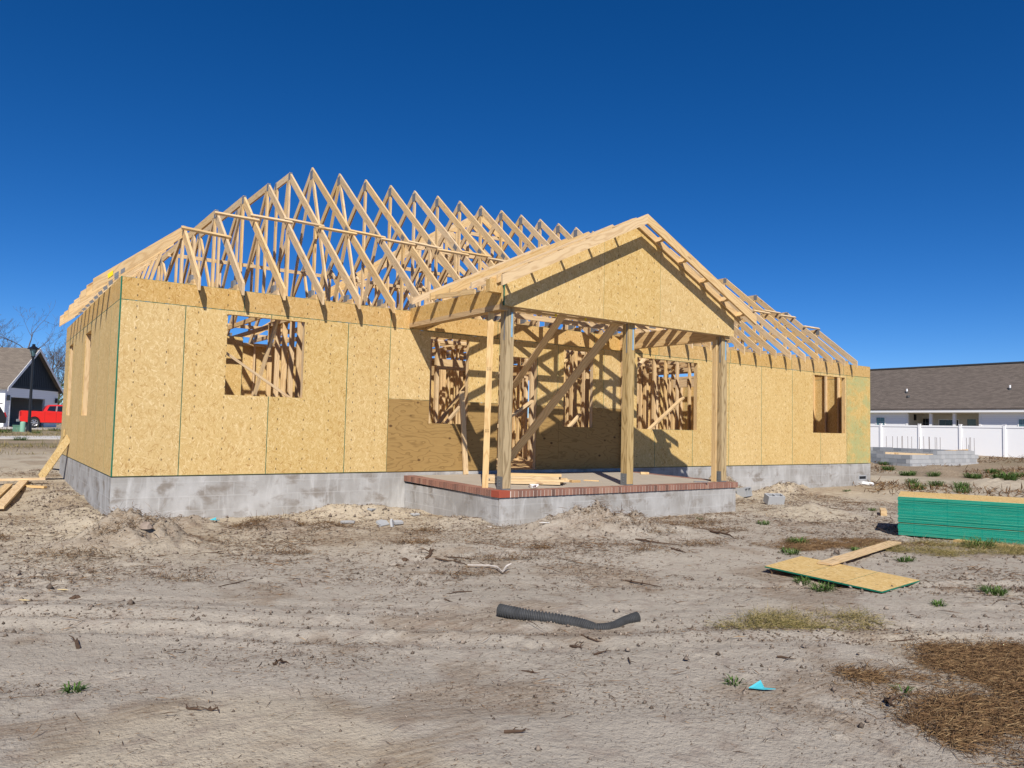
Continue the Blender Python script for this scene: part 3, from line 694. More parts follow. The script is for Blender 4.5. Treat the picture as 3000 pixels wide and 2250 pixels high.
# roof trusses -------------------------------------------------------
TS, ZR0, YR, D = 0.833, 3.04, 3.85, 0.25
DP = 0.14 * math.sqrt(1 + TS * TS)
zt = lambda y: ZR0 + TS * min(y, 2 * YR - y)
XT = [0.955 + 0.6155 * i for i in range(29)]
PLATE = 'metal_plate'
proto = {}
def truss(x, knee=None, tail_f=True, kind=0):
    key = (None if knee is None else round(knee, 3), tail_f, kind)
    T = empty('roof_truss', (x, YR, WT), house)
    if key in proto:
        for ch in proto[key]:
            clone(ch, ORI[ch.name] + V(x - proto_x[key], 0, 0), T)
        return T
    parts = []
    def piece(nm, poly, ud, mat='lumber'):
        parts.append(put(nm, G().prism([V(x - S2 / 2, p_[0], p_[1]) for p_ in poly], (S2, 0, 0), (0, ud[0], ud[1])), mat, T))
    def gus(y, z, w, h, tilt=0.0):
        ca, sa = math.cos(tilt), math.sin(tilt)
        poly = [(y + ca * a * w / 2 - sa * b * h / 2, z + sa * a * w / 2 + ca * b * h / 2) for a, b in ((-1, -1), (1, -1), (1, 1), (-1, 1))]
        parts.append(put(PLATE, G().prism([V(x - 0.0215, *p_) for p_ in poly], (0.043, 0, 0)), 'galvanized', T))
    def web(y0, z0, y1, z1, w=0.086):
        d = unit(V(y1 - y0, z1 - z0)); nn = V(-d[1], d[0]) * w / 2; a, b = V(y0, z0), V(y1, z1)
        piece('web', [a - nn, b - nn, b + nn, a + nn], d)
    yk = YR if knee is None else knee
    e0 = -D if tail_f else 0.0
    piece('top_chord', [(e0, zt(e0)), (yk, zt(yk)), (yk, zt(yk) - DP), (e0, zt(e0) - DP)], unit(V(1, TS)))
    piece('top_chord', [(2 * YR - e0 if False else 2 * YR + D, zt(-D)), (2 * YR - yk, zt(yk)), (2 * YR - yk, zt(yk) - DP), (2 * YR + D, zt(-D) - DP)], unit(V(1, -TS)))
    if knee is not None:
        piece('flat_chord', [(yk + 0.002, zt(yk) - 0.004), (2 * YR - yk - 0.002, zt(yk) - 0.004), (2 * YR - yk - 0.002, zt(yk) - 0.143), (yk + 0.002, zt(yk) - 0.143)], V(1, 0))
    bz = WT + 0.004
    piece('bottom_chord', [(0.02, bz), (2 * YR - 0.02, bz), (2 * YR - 0.02, bz + 0.089), (0.02, bz + 0.089)], V(1, 0))
    bt = bz + 0.09; ang = math.atan(TS)
    if knee is None:
        gus(YR, zt(YR) - 0.17, 0.15, 0.19)
        if kind == 0:                                   # king post with verticals and diagonals
            web(YR, bt, YR, zt(YR) - DP - 0.01)
            for sg in (-1, 1):
                ym = YR + sg * YR * 0.5
                web(ym, bt, ym, zt(ym) - DP); web(YR + sg * 0.06, bt, ym - sg * 0.05, zt(ym - sg * 0.05) - DP - 0.02)
                gus(ym, zt(ym) - DP / 2, 0.16, 0.09, -sg * ang)
        else:                                           # fink webs
            for sg in (-1, 1):
                yb = YR + sg * YR * 0.34; ym = YR + sg * YR * 0.52
                web(YR + sg * 0.03, zt(YR) - DP - 0.03, yb, bt); web(yb + sg * 0.03, bt, ym, zt(ym) - DP)
                gus(ym, zt(ym) - DP / 2, 0.16, 0.09, -sg * ang)
    else:
        zk = zt(yk) - 0.144; n_ = max(1, int((2 * YR - 2 * yk) / 1.5)); ys_ = np.linspace(yk + 0.05, 2 * YR - yk - 0.05, n_ + 1)
        for yv in ys_: web(yv, bt, yv, zk)
        for a, b in zip(ys_, ys_[1:]): web(a + 0.05, zk if (a < YR) else bt, b - 0.05, bt if (a < YR) else zk)
        for sg, yv in ((1, yk), (-1, 2 * YR - yk)):
            gus(yv, zt(yk) - 0.085, 0.11, 0.14)
        if yk > 1.9:
            for sg in (1, -1):
                ym = yk * 0.55 if sg > 0 else 2 * YR - yk * 0.55
                web(ym, bt, ym, zt(ym) - DP)
    for sg, yv in ((1, 0.30), (-1, 2 * YR - 0.30)): gus(yv, WT + 0.13, 0.15, 0.11)
    proto[key] = parts; proto_x[key] = x
    return T
proto_x = {}
for i, x in enumerate(XT):
    tail = not (4.3 < x < 7.9)
    if i < 5: truss(x, x - 0.0, tail)
    elif i >= 25: truss(x, max(0.9, 19.13 - x), tail)
    else: truss(x, None, tail, 1 if i in (5, 6) else 0)

# valley trusses of the rear gable, standing on the back slope
VX, VZ, VS = 8.75, 6.30, 0.689
for k in range(7):
    y = 4.55 + 0.55 * k; base_z = zt(y) + 0.01; hw_ = (VZ - base_z) / VS
    T = empty('valley_truss', (VX, y, base_z), house); vd_ = 0.14 * math.sqrt(1 + VS * VS)
    for sg in (-1, 1):
        e_ = VX + sg * hw_
        put('top_chord', G().prism([V(e_, y - .019, base_z), V(VX, y - .019, VZ), V(VX, y - .019, VZ - vd_), V(e_ - sg * vd_ / VS, y - .019, base_z)], (0, S2, 0), unit(V(1, 0, -sg * VS))), 'lumber', T)
        if hw_ > 1.2:
            xm = VX + sg * hw_ * .5; put('web', G().box((xm - .04, y - .019, base_z + .09), (xm + .04, y + .019, (VZ + base_z) / 2 - vd_)), 'lumber', T)
    put('bottom_chord', G().box((VX - hw_ + .3, y - .019, base_z), (VX + hw_ - .3, y + .019, base_z + .089)), 'lumber', T)
    put('web', G().box((VX - .04, y - .019, base_z + .09), (VX + .04, y + .019, VZ - vd_ - .01)), 'lumber', T)

# end jacks resting on the short wall, tails left long
for k in range(10):
    y = 0.955 + 0.61 * k
    e = -0.25 - (0.02 * (k % 3))
    zz = lambda x_: ZR0 + TS * x_
    dj = 0.14 * math.sqrt(1 + TS * TS)
    top = 0.93
    j = put('jack_rafter', G().prism([V(e, y - S2 / 2, zz(e)), V(top, y - S2 / 2, zz(top)), V(top, y - S2 / 2, zz(top) - dj), V(e, y - S2 / 2, zz(e) - dj)], (0, S2, 0), unit(V(1, 0, TS))), 'lumber', house)
    for q in (0.02, 0.10):
        put('metal_plate', G().prism([V(q, y - 0.022, zz(q) - dj * 0.62), V(q + 0.055, y - 0.022, zz(q + 0.055) - dj * 0.62), V(q + 0.055, y - 0.022, zz(q + 0.055) - dj), V(q, y - 0.022, zz(q) - dj)], (0, 0.044, 0)), 'galvanized', j)
    if k in (0, 5, 6):
        put('paper_tag', G().prism([V(-0.07, y - 0.026, zz(-0.07) - 0.06), V(0.0, y - 0.026, zz(0.0) - 0.05), V(0.0, y - 0.026, zz(0.0) - 0.12), V(-0.06, y - 0.026, zz(-0.06) - 0.13)], (0, 0.004, 0)), 'yellow_tag', j)
    if k > 0:
        put('jack_web', G().beam((0.55, y, WT + 0.02), (0.75, y, zz(0.75) - dj), S2, 0.075, (0, 1, 0)), 'lumber', j)

# spacer laths on the front slope, each spanning two trusses
def lath(i0, i1, y0, dy=0.0):
    a, b = XT[i0] - 0.06, XT[i1] + 0.06
    up = unit(V(0, -TS, 1)); sl = unit(V(0, 1, TS))
    p0 = V(a, y0, zt(y0)) + up * 0.021; p1 = V(b, y0 + dy, zt(y0 + dy)) + up * 0.021
    put('spacer_lath', G().beam(p0, p1, 0.036, 0.062, sl) if False else G().prism([p0 - sl * 0.031 - up * 0.018, p0 + sl * 0.031 - up * 0.018, p0 + sl * 0.031 + up * 0.018, p0 - sl * 0.031 + up * 0.018], p1 - p0, (1, 0, 0)), 'lumber', house)
for i0, i1, y0, dy in ((0, 1, 0.86, -0.06), (1, 2, 1.43, 0.0), (2, 3, 1.55, 0.0), (3, 4, 1.63, -0.02), (4, 5, 1.55, 0.0), (5, 6, 1.63, -0.03), (6, 7, 1.54, 0.0), (7, 8, 1.62, -0.04), (8, 9, 1.52, 0.0), (9, 10, 1.60, 0.0), (10, 11, 1.53, 0.0), (24, 25, 1.30, 0.0), (25, 26, 1.40, 0.0), (26, 27, 1.30, 0.02), (27, 28, 0.95, 0.0)):
    lath(i0, i1, y0, dy)
for y_, z_, a, b in ((5.15, 4.2, 1.5, 9.3), (2.6, 2.88, 0.9, 8.5), (5.4, 2.88, 0.9, 18.2), (5.2, 4.2, 9.0, 17.4)):
    put('lateral_brace', G().beam((a, y_, z_), (b, y_, z_ + 0.02), 0.036, 0.075, (0, 0, 1)), 'lumber', house)

# ------------------------------------------------------------------ porch
PX0, PX1, PY = 4.46, 9.62, -2.84
PZ = -0.10
por = empty('porch_base', ((PX0 + PX1) / 2, PY / 2, -0.6), house)
g = G(); g.box((PX0, PY, -1.1), (PX1, PY + 0.2, PZ - 0.10), off=(3, 0.1)); g.box((PX0, PY + 0.2, -1.1), (PX0 + 0.2, -0.012, PZ - 0.10), off=(1, 0.1)); g.box((PX1 - 0.2, PY + 0.2, -1.1), (PX1, -0.012, PZ - 0.10), off=(1, 0.1))
put('porch_foundation', g, 'parge', por)
BL, BT, BH = 0.200, 0.0565, 0.092          # brick on edge
OV = 0.022                                 # overhang of the brick course
slope = lambda y: PZ + 0.012 * (y - PY)
put('porch_slab', G().prism([V(PX0 + BL - OV, -0.016, slope(0) - 0.09), V(PX0 + BL - OV, PY + BL - OV, PZ - 0.09), V(PX0 + BL - OV, PY + BL - OV, PZ - 0.001), V(PX0 + BL - OV, -0.016, slope(0) - 0.001)], (PX1 - PX0 - 2 * (BL - OV), 0, 0)), 'slab', por)
g = G()
g.box((PX0 - OV + 0.006, PY - OV + 0.006, PZ - 0.094), (PX1 + OV - 0.006, PY + BL - OV, PZ - 0.006))
g.prism([V(PX0 - OV + 0.006, PY + BL - OV, PZ - 0.096), V(PX0 - OV + 0.006, -0.018, slope(0) - 0.096), V(PX0 - OV + 0.006, -0.018, slope(0) - 0.006), V(PX0 - OV + 0.006, PY + BL - OV, PZ - 0.006)], (BL, 0, 0))
g.prism([V(PX1 + OV - 0.006, PY + BL - OV, PZ - 0.096), V(PX1 + OV - 0.006, -0.018, slope(0) - 0.096), V(PX1 + OV - 0.006, -0.018, slope(0) - 0.006), V(PX1 + OV - 0.006, PY + BL - OV, PZ - 0.006)], (-BL, 0, 0))
put('mortar_bed', g, 'mortar', por)
bp = {}
def brick(axis, c):
    j = random.uniform(-0.002, 0.002)
    if axis not in bp:
        hx, hy = (BT / 2, BL / 2) if axis == 'x' else (BL / 2, BT / 2)
        bp[axis] = put('brick', G().box((c[0] - hx, c[1] - hy, c[2] - BH / 2), (c[0] + hx, c[1] + hy, c[2] + BH / 2)), 'brick', por); return
    clone(bp[axis], V(c[0], c[1] + (j if axis == 'x' else 0), c[2] + j * 0.6), por)
PITCH = 0.0668
n_f = int((PX1 - PX0 + 2 * OV - BL - 0.01) / PITCH)
for k in range(n_f + 1): brick('x', (PX0 - OV + BL + 0.01 + PITCH * (k + 0.45), PY - OV + BL / 2, PZ - BH / 2))
cb = put('corner_brick', G().box((PX0 - OV, PY - OV, PZ - BH), (PX0 - OV + 0.062 + 0.13, PY - OV + BL, PZ)), 'corner_brick', por)
n_s = int((-PY + OV - BL - 0.03) / PITCH)
for k in range(n_s + 1):
    y = PY - OV + BL + 0.01 + PITCH * (k + 0.45); brick('y', (PX0 - OV + BL / 2, y, slope(y) - BH / 2))
for k in range(n_s + 1):
    y = PY - OV + BL + 0.01 + PITCH * (k + 0.45); brick('y', (PX1 + OV - BL / 2, y, slope(y) - BH / 2))

# posts
for k, (px_, tagged) in enumerate(((4.60, 1), (7.04, 1), (9.38, 1))):
    y0 = -2.71
    P = put('porch_post', G().box((px_, y0, PZ + 0.02), (px_ + 0.14, y0 + 0.14, 2.53), (0, 0, 1)), 'treated_post', house)
    g = G()
    g.box((px_ - 0.004, y0 - 0.012 + 0.012, PZ), (px_ + 0.144, y0 + 0.14, PZ + 0.018)); g.box((px_ - 0.005, y0 + 0.002, PZ + 0.019), (px_ - 0.001, y0 + 0.138, PZ + 0.19)); g.box((px_ + 0.141, y0 + 0.002, PZ + 0.019), (px_ + 0.145, y0 + 0.138, PZ + 0.19))
    put('post_base', g, 'dark_metal', P)
    for bz_ in (0.06, 0.10, 0.14): put('bolt', G().tube([V(px_ - 0.004, y0 + 0.07, PZ + bz_), V(px_ - 0.012, y0 + 0.07, PZ + bz_)], [0.009, 0.009], 6), 'galvanized', P)
    put('grade_tag', G().box((px_ + 0.085, y0 - 0.0025, 2.10), (px_ + 0.115, y0 - 0.0005, 2.46)), 'blue_tag', P)
    put('strap', G().box((px_ - 0.003, y0 + 0.03, 2.05), (px_ - 0.0005, y0 + 0.055, 2.53)), 'galvanized', P)

# beams round the porch
beamz = (2.47, 2.785)
pb_l = empty('porch_side_beam', (4.5, -1.4, 2.6), house)
put('beam_core', G().box((4.472, -2.75, beamz[0]), (4.60, -0.013, beamz[1])), 'old_lumber', pb_l)
for a, b in ((-2.785, -0.42), (-0.42, -0.014)):
    sheet('osb_panel', (a, b, beamz[0] + 0.02, beamz[1] + 0.02), [], lambda u, v, d: V(4.471 - d, u, v), 0.012, ['osb_rough', 'osb_rough'], pb_l)
put('beam_trim', G().box((4.445, -2.785, beamz[0] - 0.002), (4.4585, -0.02, beamz[0] + 0.075)), 'old_lumber', pb_l)
pb_r = empty('porch_side_beam', (9.5, -1.4, 2.6), house)
put('beam_core', G().box((9.42, -2.75, beamz[0]), (9.54, -0.013, beamz[1])), 'lumber', pb_r)
hd = put('porch_header', G().box((4.605, -2.785, 2.531), (9.415, -2.66, 2.785)), 'old_lumber', house)
put('header_strip', G().box((4.75, -2.64, 2.50), (7.0, -2.60, 2.53)), 'lumber', hd)

# porch trusses
XC, PS, ZA, HALF = 7.05, 0.487, 4.26, 2.78
PD = 0.089 * math.sqrt(1 + PS * PS); pang = math.atan(PS)
zp_ = lambda x: ZA - PS * abs(x - XC)
pproto = None
def porch_truss(y):
    global pproto
    T = empty('porch_truss', (XC, y, 2.8), house)
    if pproto:
        for ch in pproto: clone(ch, ORI[ch.name] + V(0, y - pproto_y, 0), T)
        return T
    parts = []
    def piece(nm, poly, ud, mat='lumber'):
        parts.append(put(nm, G().prism([V(p_[0], y - S2 / 2, p_[1]) for p_ in poly], (0, S2, 0), (ud[0], 0, ud[1])), mat, T))
    for sg in (-1, 1):
        e = XC + sg * HALF
        dd = PD * 1.08
        piece('top_chord', [(e, zp_(e)), (XC, ZA), (XC, ZA - dd), (e, zp_(e) - dd)], unit(V(1, -sg * PS)))
        xm = XC + sg * 1.2
        piece('web', [(xm - .04, 2.885), (xm + .04, 2.885), (xm + .04, zp_(xm) - PD), (xm - .04, zp_(xm) - PD)], V(0, 1))
        a, b = V(XC + sg * 0.06, 2.93), V(xm - sg * 0.06, zp_(xm) - PD - 0.04); d = unit(b - a); nn = V(-d[1], d[0]) * 0.04
        piece('web', [a - nn, b - nn, b + nn, a + nn], d)
        parts.append(put(PLATE, G().box((XC + sg * 2.25 - .09, y - .0215, 2.82), (XC + sg * 2.25 + .09, y + .0215, 2.93)), 'galvanized', T))
    piece('web', [(XC - .04, 2.885), (XC + .04, 2.885), (XC + .04, ZA - PD - .02), (XC - .04, ZA - PD - .02)], V(0, 1))
    piece('bottom_chord', [(4.5, 2.79), (9.6, 2.79), (9.6, 2.879), (4.5, 2.879)], V(1, 0))
    parts.append(put(PLATE, G().box((XC - .07, y - .0215, ZA - .25), (XC + .07, y + .0215, ZA - .11)), 'galvanized', T))
    pproto = parts
    globals()['pproto_y'] = y
    return T
for y in (-2.26, -1.65, -1.04, -0.43): porch_truss(y)
porch_truss(-2.755)
# valley rafters beyond the wall line
gable = empty('porch_gable', (XC, -2.8, 2.53), house)
def gpoly(a, b):
    ztop = lambda x: zp_(x) - 0.02
    pts = [(a, 2.53), (b, 2.53), (b, ztop(b))]
    if a < XC < b: pts.append((XC, ztop(XC)))
    pts.append((a, ztop(a))); return pts
for a, b in ((4.50, 6.40), (6.404, 7.67), (7.674, 9.60)):
    g = G(); g.prism([V(p_[0], -2.787, p_[1]) for p_ in gpoly(a, b)], (0, -0.012, 0), (1, 0, 0), 0, 1, (0, 0))
    put('osb_panel', g, ['osb', 'green_edge'], gable)
put('gable_edge', G().box((4.49, -2.803, 2.53), (4.4985, -2.78, 2.86)), 'green_edge', gable)
BD = 0.14 * math.sqrt(1 + PS * PS)
for sg in (-1, 1):
    e = XC + sg * 2.80
    put('barge_rafter', G().prism([V(e, -3.10, zp_(e)), V(XC, -3.10, ZA), V(XC, -3.10, ZA - BD), V(e, -3.10, zp_(e) - BD)], (0, S2, 0), unit(V(1, 0, -sg * PS))), 'lumber', gable)
    e = XC + sg * 2.70
    put('ladder_rafter', G().prism([V(e, -2.838, zp_(e) - 0.003), V(XC, -2.838, ZA - 0.003), V(XC, -2.838, ZA - 0.003 - PD * 1.15), V(e, -2.838, zp_(e) - 0.003 - PD * 1.15)], (0, 0.036, 0), unit(V(1, 0, -sg * PS))), 'lumber', gable)
    for q in (0.52, 1.07, 1.62, 2.17, 2.62):
        xq = XC + sg * q; d = unit(V(1, 0, -sg * PS)); nn = V(sg * PS, 0, 1) / math.sqrt(1 + PS * PS)
        c = V(xq, 0, zp_(xq)) - nn * 0.048
        poly = [c + d * a * 0.019 + nn * b * 0.0445 for a, b in ((-1, -1), (1, -1), (1, 1), (-1, 1))]
        put('lookout_block', G().prism([p_ + V(0, -3.061, 0) for p_ in poly], (0, 0.222, 0), (0, 1, 0)), 'lumber', gable)
# loose nailers on the eave
put('eave_nailer', G().beam((4.22, -2.45, 2.74), (4.20, -1.35, 2.80), 0.03, 0.07), 'lumber', house)
put('eave_block', G().prism([V(4.24, -2.80, 2.70), V(4.44, -2.80, 2.70), V(4.46, -2.80, 2.93), V(4.24, -2.80, 2.88)], (0, 0.10, 0)), 'osb_rough', house)

# temporary props and braces on the porch
def board(name, p0, p1, w, h, up=(0, 0, 1), mat='lumber', parent=None): return put(name, G().beam(p0, p1, w, h, up), mat, parent)
tp = board('temporary_prop', (4.55, -2.34, PZ + 0.005), (4.50, -2.46, 2.466), 0.038, 0.089, (1, -0.6, 0), 'lumber', house)
for z_ in (1.62, 0.72):
    f = (z_ - PZ) / (2.47 - PZ); c = V(4.55 - .05 * f, -2.34 - .12 * f, z_)
    fw = unit(V(0.6, 1.0, 0)); sd = unit(V(1, -0.6, 0))
    for r_ in range(2):
        for q in range(3):
            o_ = c - fw * 0.0208 + sd * (-0.028 + 0.021 * q) + V(0, 0, 0.018 - r_ * 0.026)
            put('ink_stamp', G().prism([o_, o_ + sd * 0.004, o_ + sd * 0.004 + V(0, 0, 0.018), o_ + V(0, 0, 0.018)], -fw * 0.001), 'ink', tp)
            put('ink_stamp', G().prism([o_ + V(0, 0, .016), o_ + sd * 0.013 + V(0, 0, .016), o_ + sd * 0.013 + V(0, 0, 0.019), o_ + V(0, 0, 0.019)], -fw * 0.0012), 'ink', tp)
board('porch_brace', (6.55, -0.05, 0.16), (6.94, -2.60, 2.60), 0.038, 0.135, (0.81, -0.58, 0), 'lumber', house)
board('porch_brace', (6.62, -0.09, 1.55), (5.80, -2.60, 2.62), 0.038, 0.11, (0.81, -0.58, 0), 'lumber', house)
board('door_brace', (6.36, 0.16, 0.75), (7.24, 0.12, 1.32), 0.038, 0.089, (0, 1, 0), 'lumber', house)
board('post_stud', (9.31, -2.60, PZ + 0.004), (9.32, -2.60, 2.465), 0.038, 0.089, (0, 1, 0), 'lumber', house)
board('wall_cleat', (9.48, -0.09, 0.02), (9.48, -0.035, 2.44), 0.038, 0.06, (1, 0, 0), 'old_lumber', house)
# yellow clips on the header
for q in (5.55, 6.15): put('paper_tag', G().box((q, -2.648, 2.49), (q + 0.03, -2.641, 2.64)), 'yellow_tag', hd)

# ------------------------------------------------------------------ things lying on the porch
LAB = 'lumber boards stacked on the porch'
def lumber_board(p0, p1, w, h, label, mat='lumber', up=(0, 0, 1), group=None, name='lumber_board'):
    return tag(put(name, G().beam(p0, p1, w, h, up), mat), label, 'board', group)
sa_ = V(5.03, -2.30, 0); sd_ = unit(V(0.93, 0.42, 0)) ; sn_ = V(-sd_[1], sd_[0], 0)
u0 = unit(V(0.72, -0.50, 0)); n0 = V(-u0[1], u0[0], 0)
base = V(4.98, -1.72, 0)
rows = [(0, 3, 0.0), (1, 3, 0.06), (2, 2, -0.02), (3, 1, 0.30)]
nm = ['bottom', 'second', 'third', 'top']; pos = ['front', 'middle', 'rear']
for lvl, cnt, sh in rows:
    for q in range(cnt):
        c = base + n0 * (0.15 * q) + u0 * (sh + 0.04 * ((q * 7 + lvl * 3) % 3))
        zz = slope(-2.2) + 0.02 + 0.0405 * lvl + 0.012
        ln = 1.15 - (0.28 if lvl == 3 else 0.0)
        lab = 'topmost board of the yellow lumber stack on the porch' if lvl == 3 else '%s board in the %s layer of the lumber stack on the porch' % (pos[q], nm[lvl])
        lumber_board(c + V(0, 0, zz), c + u0 * ln + V(0, 0, zz), 0.14, S2, lab, group=LAB)
q0 = on_z(1548, 1405, slope(-2.2) + 0.02); q1 = on_z(1678, 1409, slope(-2.2) + 0.02)
lumber_board(q0, q1, 0.089, 0.038, 'pale loose board lying flat on the porch slab beside the lumber stack')
q0 = on_z(1672, 1410, slope(-2.2) + 0.02); tag(put('wood_block', G().beam(q0, q0 + V(0.16, -0.03, 0), 0.08, 0.038), 'old_lumber'), 'short brown offcut against the end of the loose porch board', 'offcut')
q0 = on_z(1711, 1407, slope(-2.2) + 0.012); q1 = on_z(1755, 1409, slope(-2.2) + 0.012); tag(put('wood_chip', G().beam(q0, q1, 0.05, 0.018), 'lumber'), 'thin pale wood scrap lying in the middle of the porch slab', 'offcut')
q0 = on_z(1876, 1386, slope(-1) + 0.025); tag(put('wood_block', G().beam(q0, q0 + V(0.14, -0.09, 0), 0.07, 0.045), 'lumber'), 'small yellow wood block on the porch slab near the middle post', 'offcut')
q0 = on_z(2033, 1411, slope(-1.5) + 0.012); tag(put('metal_bracket', G().beam(q0, q0 + V(0.20, -0.14, 0), 0.05, 0.016), 'galvanized'), 'flat grey metal bracket lying on the porch slab by its end', 'bracket')
q0 = on_z(1562, 1430, PZ + 0.01); g = G()
for k in range(7):
    a = q0 + V(random.uniform(-.07, .07), random.uniform(-.05, .05), 0); b = a + V(random.uniform(-.08, .08), random.uniform(-.08, .08), random.uniform(0.0, .06)); c = a + V(random.uniform(-.07, .07), random.uniform(-.07, .07), random.uniform(0, .07))
    g.tri(a, b, c)
tag(put('crumpled_wrapper', g, 'white_plastic'), 'crumpled white plastic scrap at the end of the porch lumber stack', 'litter')
lumber_board(V(5.62, -0.10, slope(-.1) + 0.004), V(5.52, -0.045, 1.42), 0.038, 0.089, 'pale offcut leaning upright against the house wall behind the prop', up=(1, 0, 0))

# boards at the end wall
def gz(px, py, dz=0.0): q = ground_px(px, py); return V(q[0], q[1], q[2] + dz)
b0 = gz(118, 1404, 0.02); t0 = on_x(201, 1284, -0.03)
lumber_board(b0, t0, 0.014, 0.20, 'green edged sheathing strip leaning against the end wall', 'osb', up=(0, 0, 1), name='sheathing_strip')
b1 = gz(150, 1375, 0.02); t1 = on_x(188, 1268, -0.03)
lumber_board(b1, t1, 0.014, 0.16, 'narrower sheathing strip leaning behind the green edged one', 'osb', up=(0, 0, 1), name='sheathing_strip')
q0 = gz(-30, 1425); q1 = gz(131, 1418)
for nm_, a, b, z_, w, lab in (('lumber_board', (-40, 1424), (131, 1419), 0.11, 0.14, 'long pale board lying across the other boards by the end wall'),
                              ('lumber_board', (-6, 1500), (75, 1412), 0.06, 0.14, 'pale board pointing at the camera under the crossing board'),
                              ('lumber_board', (-30, 1480), (25, 1428), 0.05, 0.12, 'shorter board at the photo edge under the crossing board'),
                              ('lumber_board', (60, 1428), (133, 1432), 0.03, 0.10, 'weathered offcut poking out below the crossing board')):
    qa = gz(*a); qb = gz(*b); qa[2] += z_; qb[2] += z_
    lumber_board(qa, qb, w, S2, lab)

# ------------------------------------------------------------------ things on the plot
# bundle of green-edged sheathing
c0 = gz(2631, 1572); c0[2] = H(c0[0], c0[1]) + 0.0
ud = unit(V(0.43, -0.90, 0)); vd = unit(V(0.90, 0.43, 0))
zb = min(H(*(c0 + ud * t)[:2]) for t in (0, 0.7, 1.4, 2.0)) 
bun = tag(empty('sheathing_bundle', c0), 'tall bundle of sheathing sheets with bright green painted edges', 'sheathing bundle')
bz0 = c0[2] + 0.02
def slabbox(name, z0_, z1_, inset, mats, parent, ln=2.44, wd=1.22, sft=0.0):
    o_ = V(c0[0], c0[1], 0) + ud * sft + vd * inset
    g = G(); g.prism([o_ + V(0, 0, z0_), o_ + ud * ln + V(0, 0, z0_), o_ + ud * ln + vd * wd + V(0, 0, z0_), o_ + vd * wd + V(0, 0, z0_)], (0, 0, z1_ - z0_), ud, 0, 1, (0, 0))
    return put(name, g, mats, parent)
nl = 14
for k in range(14): slabbox('sheet', bz0 + 0.012 * k + 0.0015, bz0 + 0.012 * (k + 1) - 0.0005, random.uniform(0, 0.010), ['osb', 'bundle_green'], bun, sft=random.uniform(-0.006, 0.006))
for k in range(30): slabbox('sheet', bz0 + 0.178 + 0.012 * k + 0.0015, bz0 + 0.178 + 0.012 * (k + 1) - 0.0005, random.uniform(0, 0.010), ['osb', 'bundle_green'], bun, sft=random.uniform(-0.006, 0.006))
q0 = gz(2800, 1588, 0.02); q1 = gz(3020, 1612, 0.02)
lumber_board(q0, q1, 0.14, 0.03, 'yellow board lying in the grass along the green bundle')
q0 = gz(2590, 1512, 0.05); q1 = q0 + vd * 0.6 - ud * 0.05
lumber_board(q0, V(q1[0], q1[1], q0[2]), 0.10, 0.09, 'short support timber poking out from under the green bundle')
# sheet on the ground with a plank on it
pc = [gz(2240, 1682), gz(2584, 1743), gz(2696, 1706), gz(2346, 1644)]
zs_ = max(q[2] for q in pc) + 0.02
osbs = tag(empty('sheathing_offcut', pc[0]), 'large flat sheathing offcut with a green edge lying on the sand', 'sheathing offcut')
P2 = [V(q[0], q[1], zs_) for q in pc]
P2[0][2] += 0.03; P2[3][2] += 0.02
lerp = lambda a, b, t: a * (1 - t) + b * t
for t0_, t1_ in ((0, .345), (.349, .68), (.684, 1)):
    poly = [lerp(P2[0], P2[1], t0_), lerp(P2[0], P2[1], t1_), lerp(P2[3], P2[2], t1_), lerp(P2[3], P2[2], t0_)]
    g = G(); g.prism(poly, (0, 0, -0.014), unit(P2[3] - P2[0]), 0, 1, (0, 0)); put('panel', g, ['osb', 'green_edge'], osbs)
q0 = gz(2440, 1665); q1 = gz(2622, 1602)
a = lerp(P2[3], P2[2], 0.30) + unit(P2[0] - P2[3]) * 0.25
lumber_board(V(a[0], a[1], a[2] + 0.016), V(q1[0], q1[1], H(q1[0], q1[1]) + 0.05), 0.15, 0.02, 'plank with one end on the flat sheathing offcut')
# corrugated drain pipe
path_px = [(1463, 1795), (1530, 1800), (1620, 1808), (1700, 1822), (1750, 1831), (1795, 1826), (1830, 1812), (1868, 1806)]
rp = [0.043, 0.043, 0.042, 0.040, 0.035, 0.030, 0.030, 0.037]
pts = []
for (px, py), r_ in zip(path_px, rp):
    q = gz(px, py + 14); pts.append(V(q[0], q[1], H(q[0], q[1]) + r_ * 0.95))
pts[1][2] -= 0.012; pts[2][2] -= 0.022; pts[3][2] -= 0.03; pts[4][2] -= 0.032; pts[5][2] -= 0.026; pts[6][2] -= 0.012; pts[7][2] -= 0.012
dense = []; rad = []
NS = 260
for i in range(NS):
    t = i / (NS - 1) * (len(pts) - 1); k = min(int(t), len(pts) - 2); f = t - k
    p0_, p1_, p2_, p3_ = pts[max(k - 1, 0)], pts[k], pts[k + 1], pts[min(k + 2, len(pts) - 1)]
    q = 0.5 * ((2 * p1_) + (-p0_ + p2_) * f + (2 * p0_ - 5 * p1_ + 4 * p2_ - p3_) * f * f + (-p0_ + 3 * p1_ - 3 * p2_ + p3_) * f ** 3)
    dense.append(q); r_ = rp[k] * (1 - f) + rp[k + 1] * f
    rad.append(r_ * (1.0 + 0.13 * (1 if (i % 4) in (0, 1) else -1)))
g = G(); g.smooth = False; g.tube(dense, rad, 16, 0, False); g.tube(dense[::-1], [r_ - 0.004 for r_ in rad[::-1]], 16, 0, False)
tag(put('corrugated_pipe', g, 'black_plastic'), 'length of black corrugated drain pipe half sunk in the sand', 'pipe')
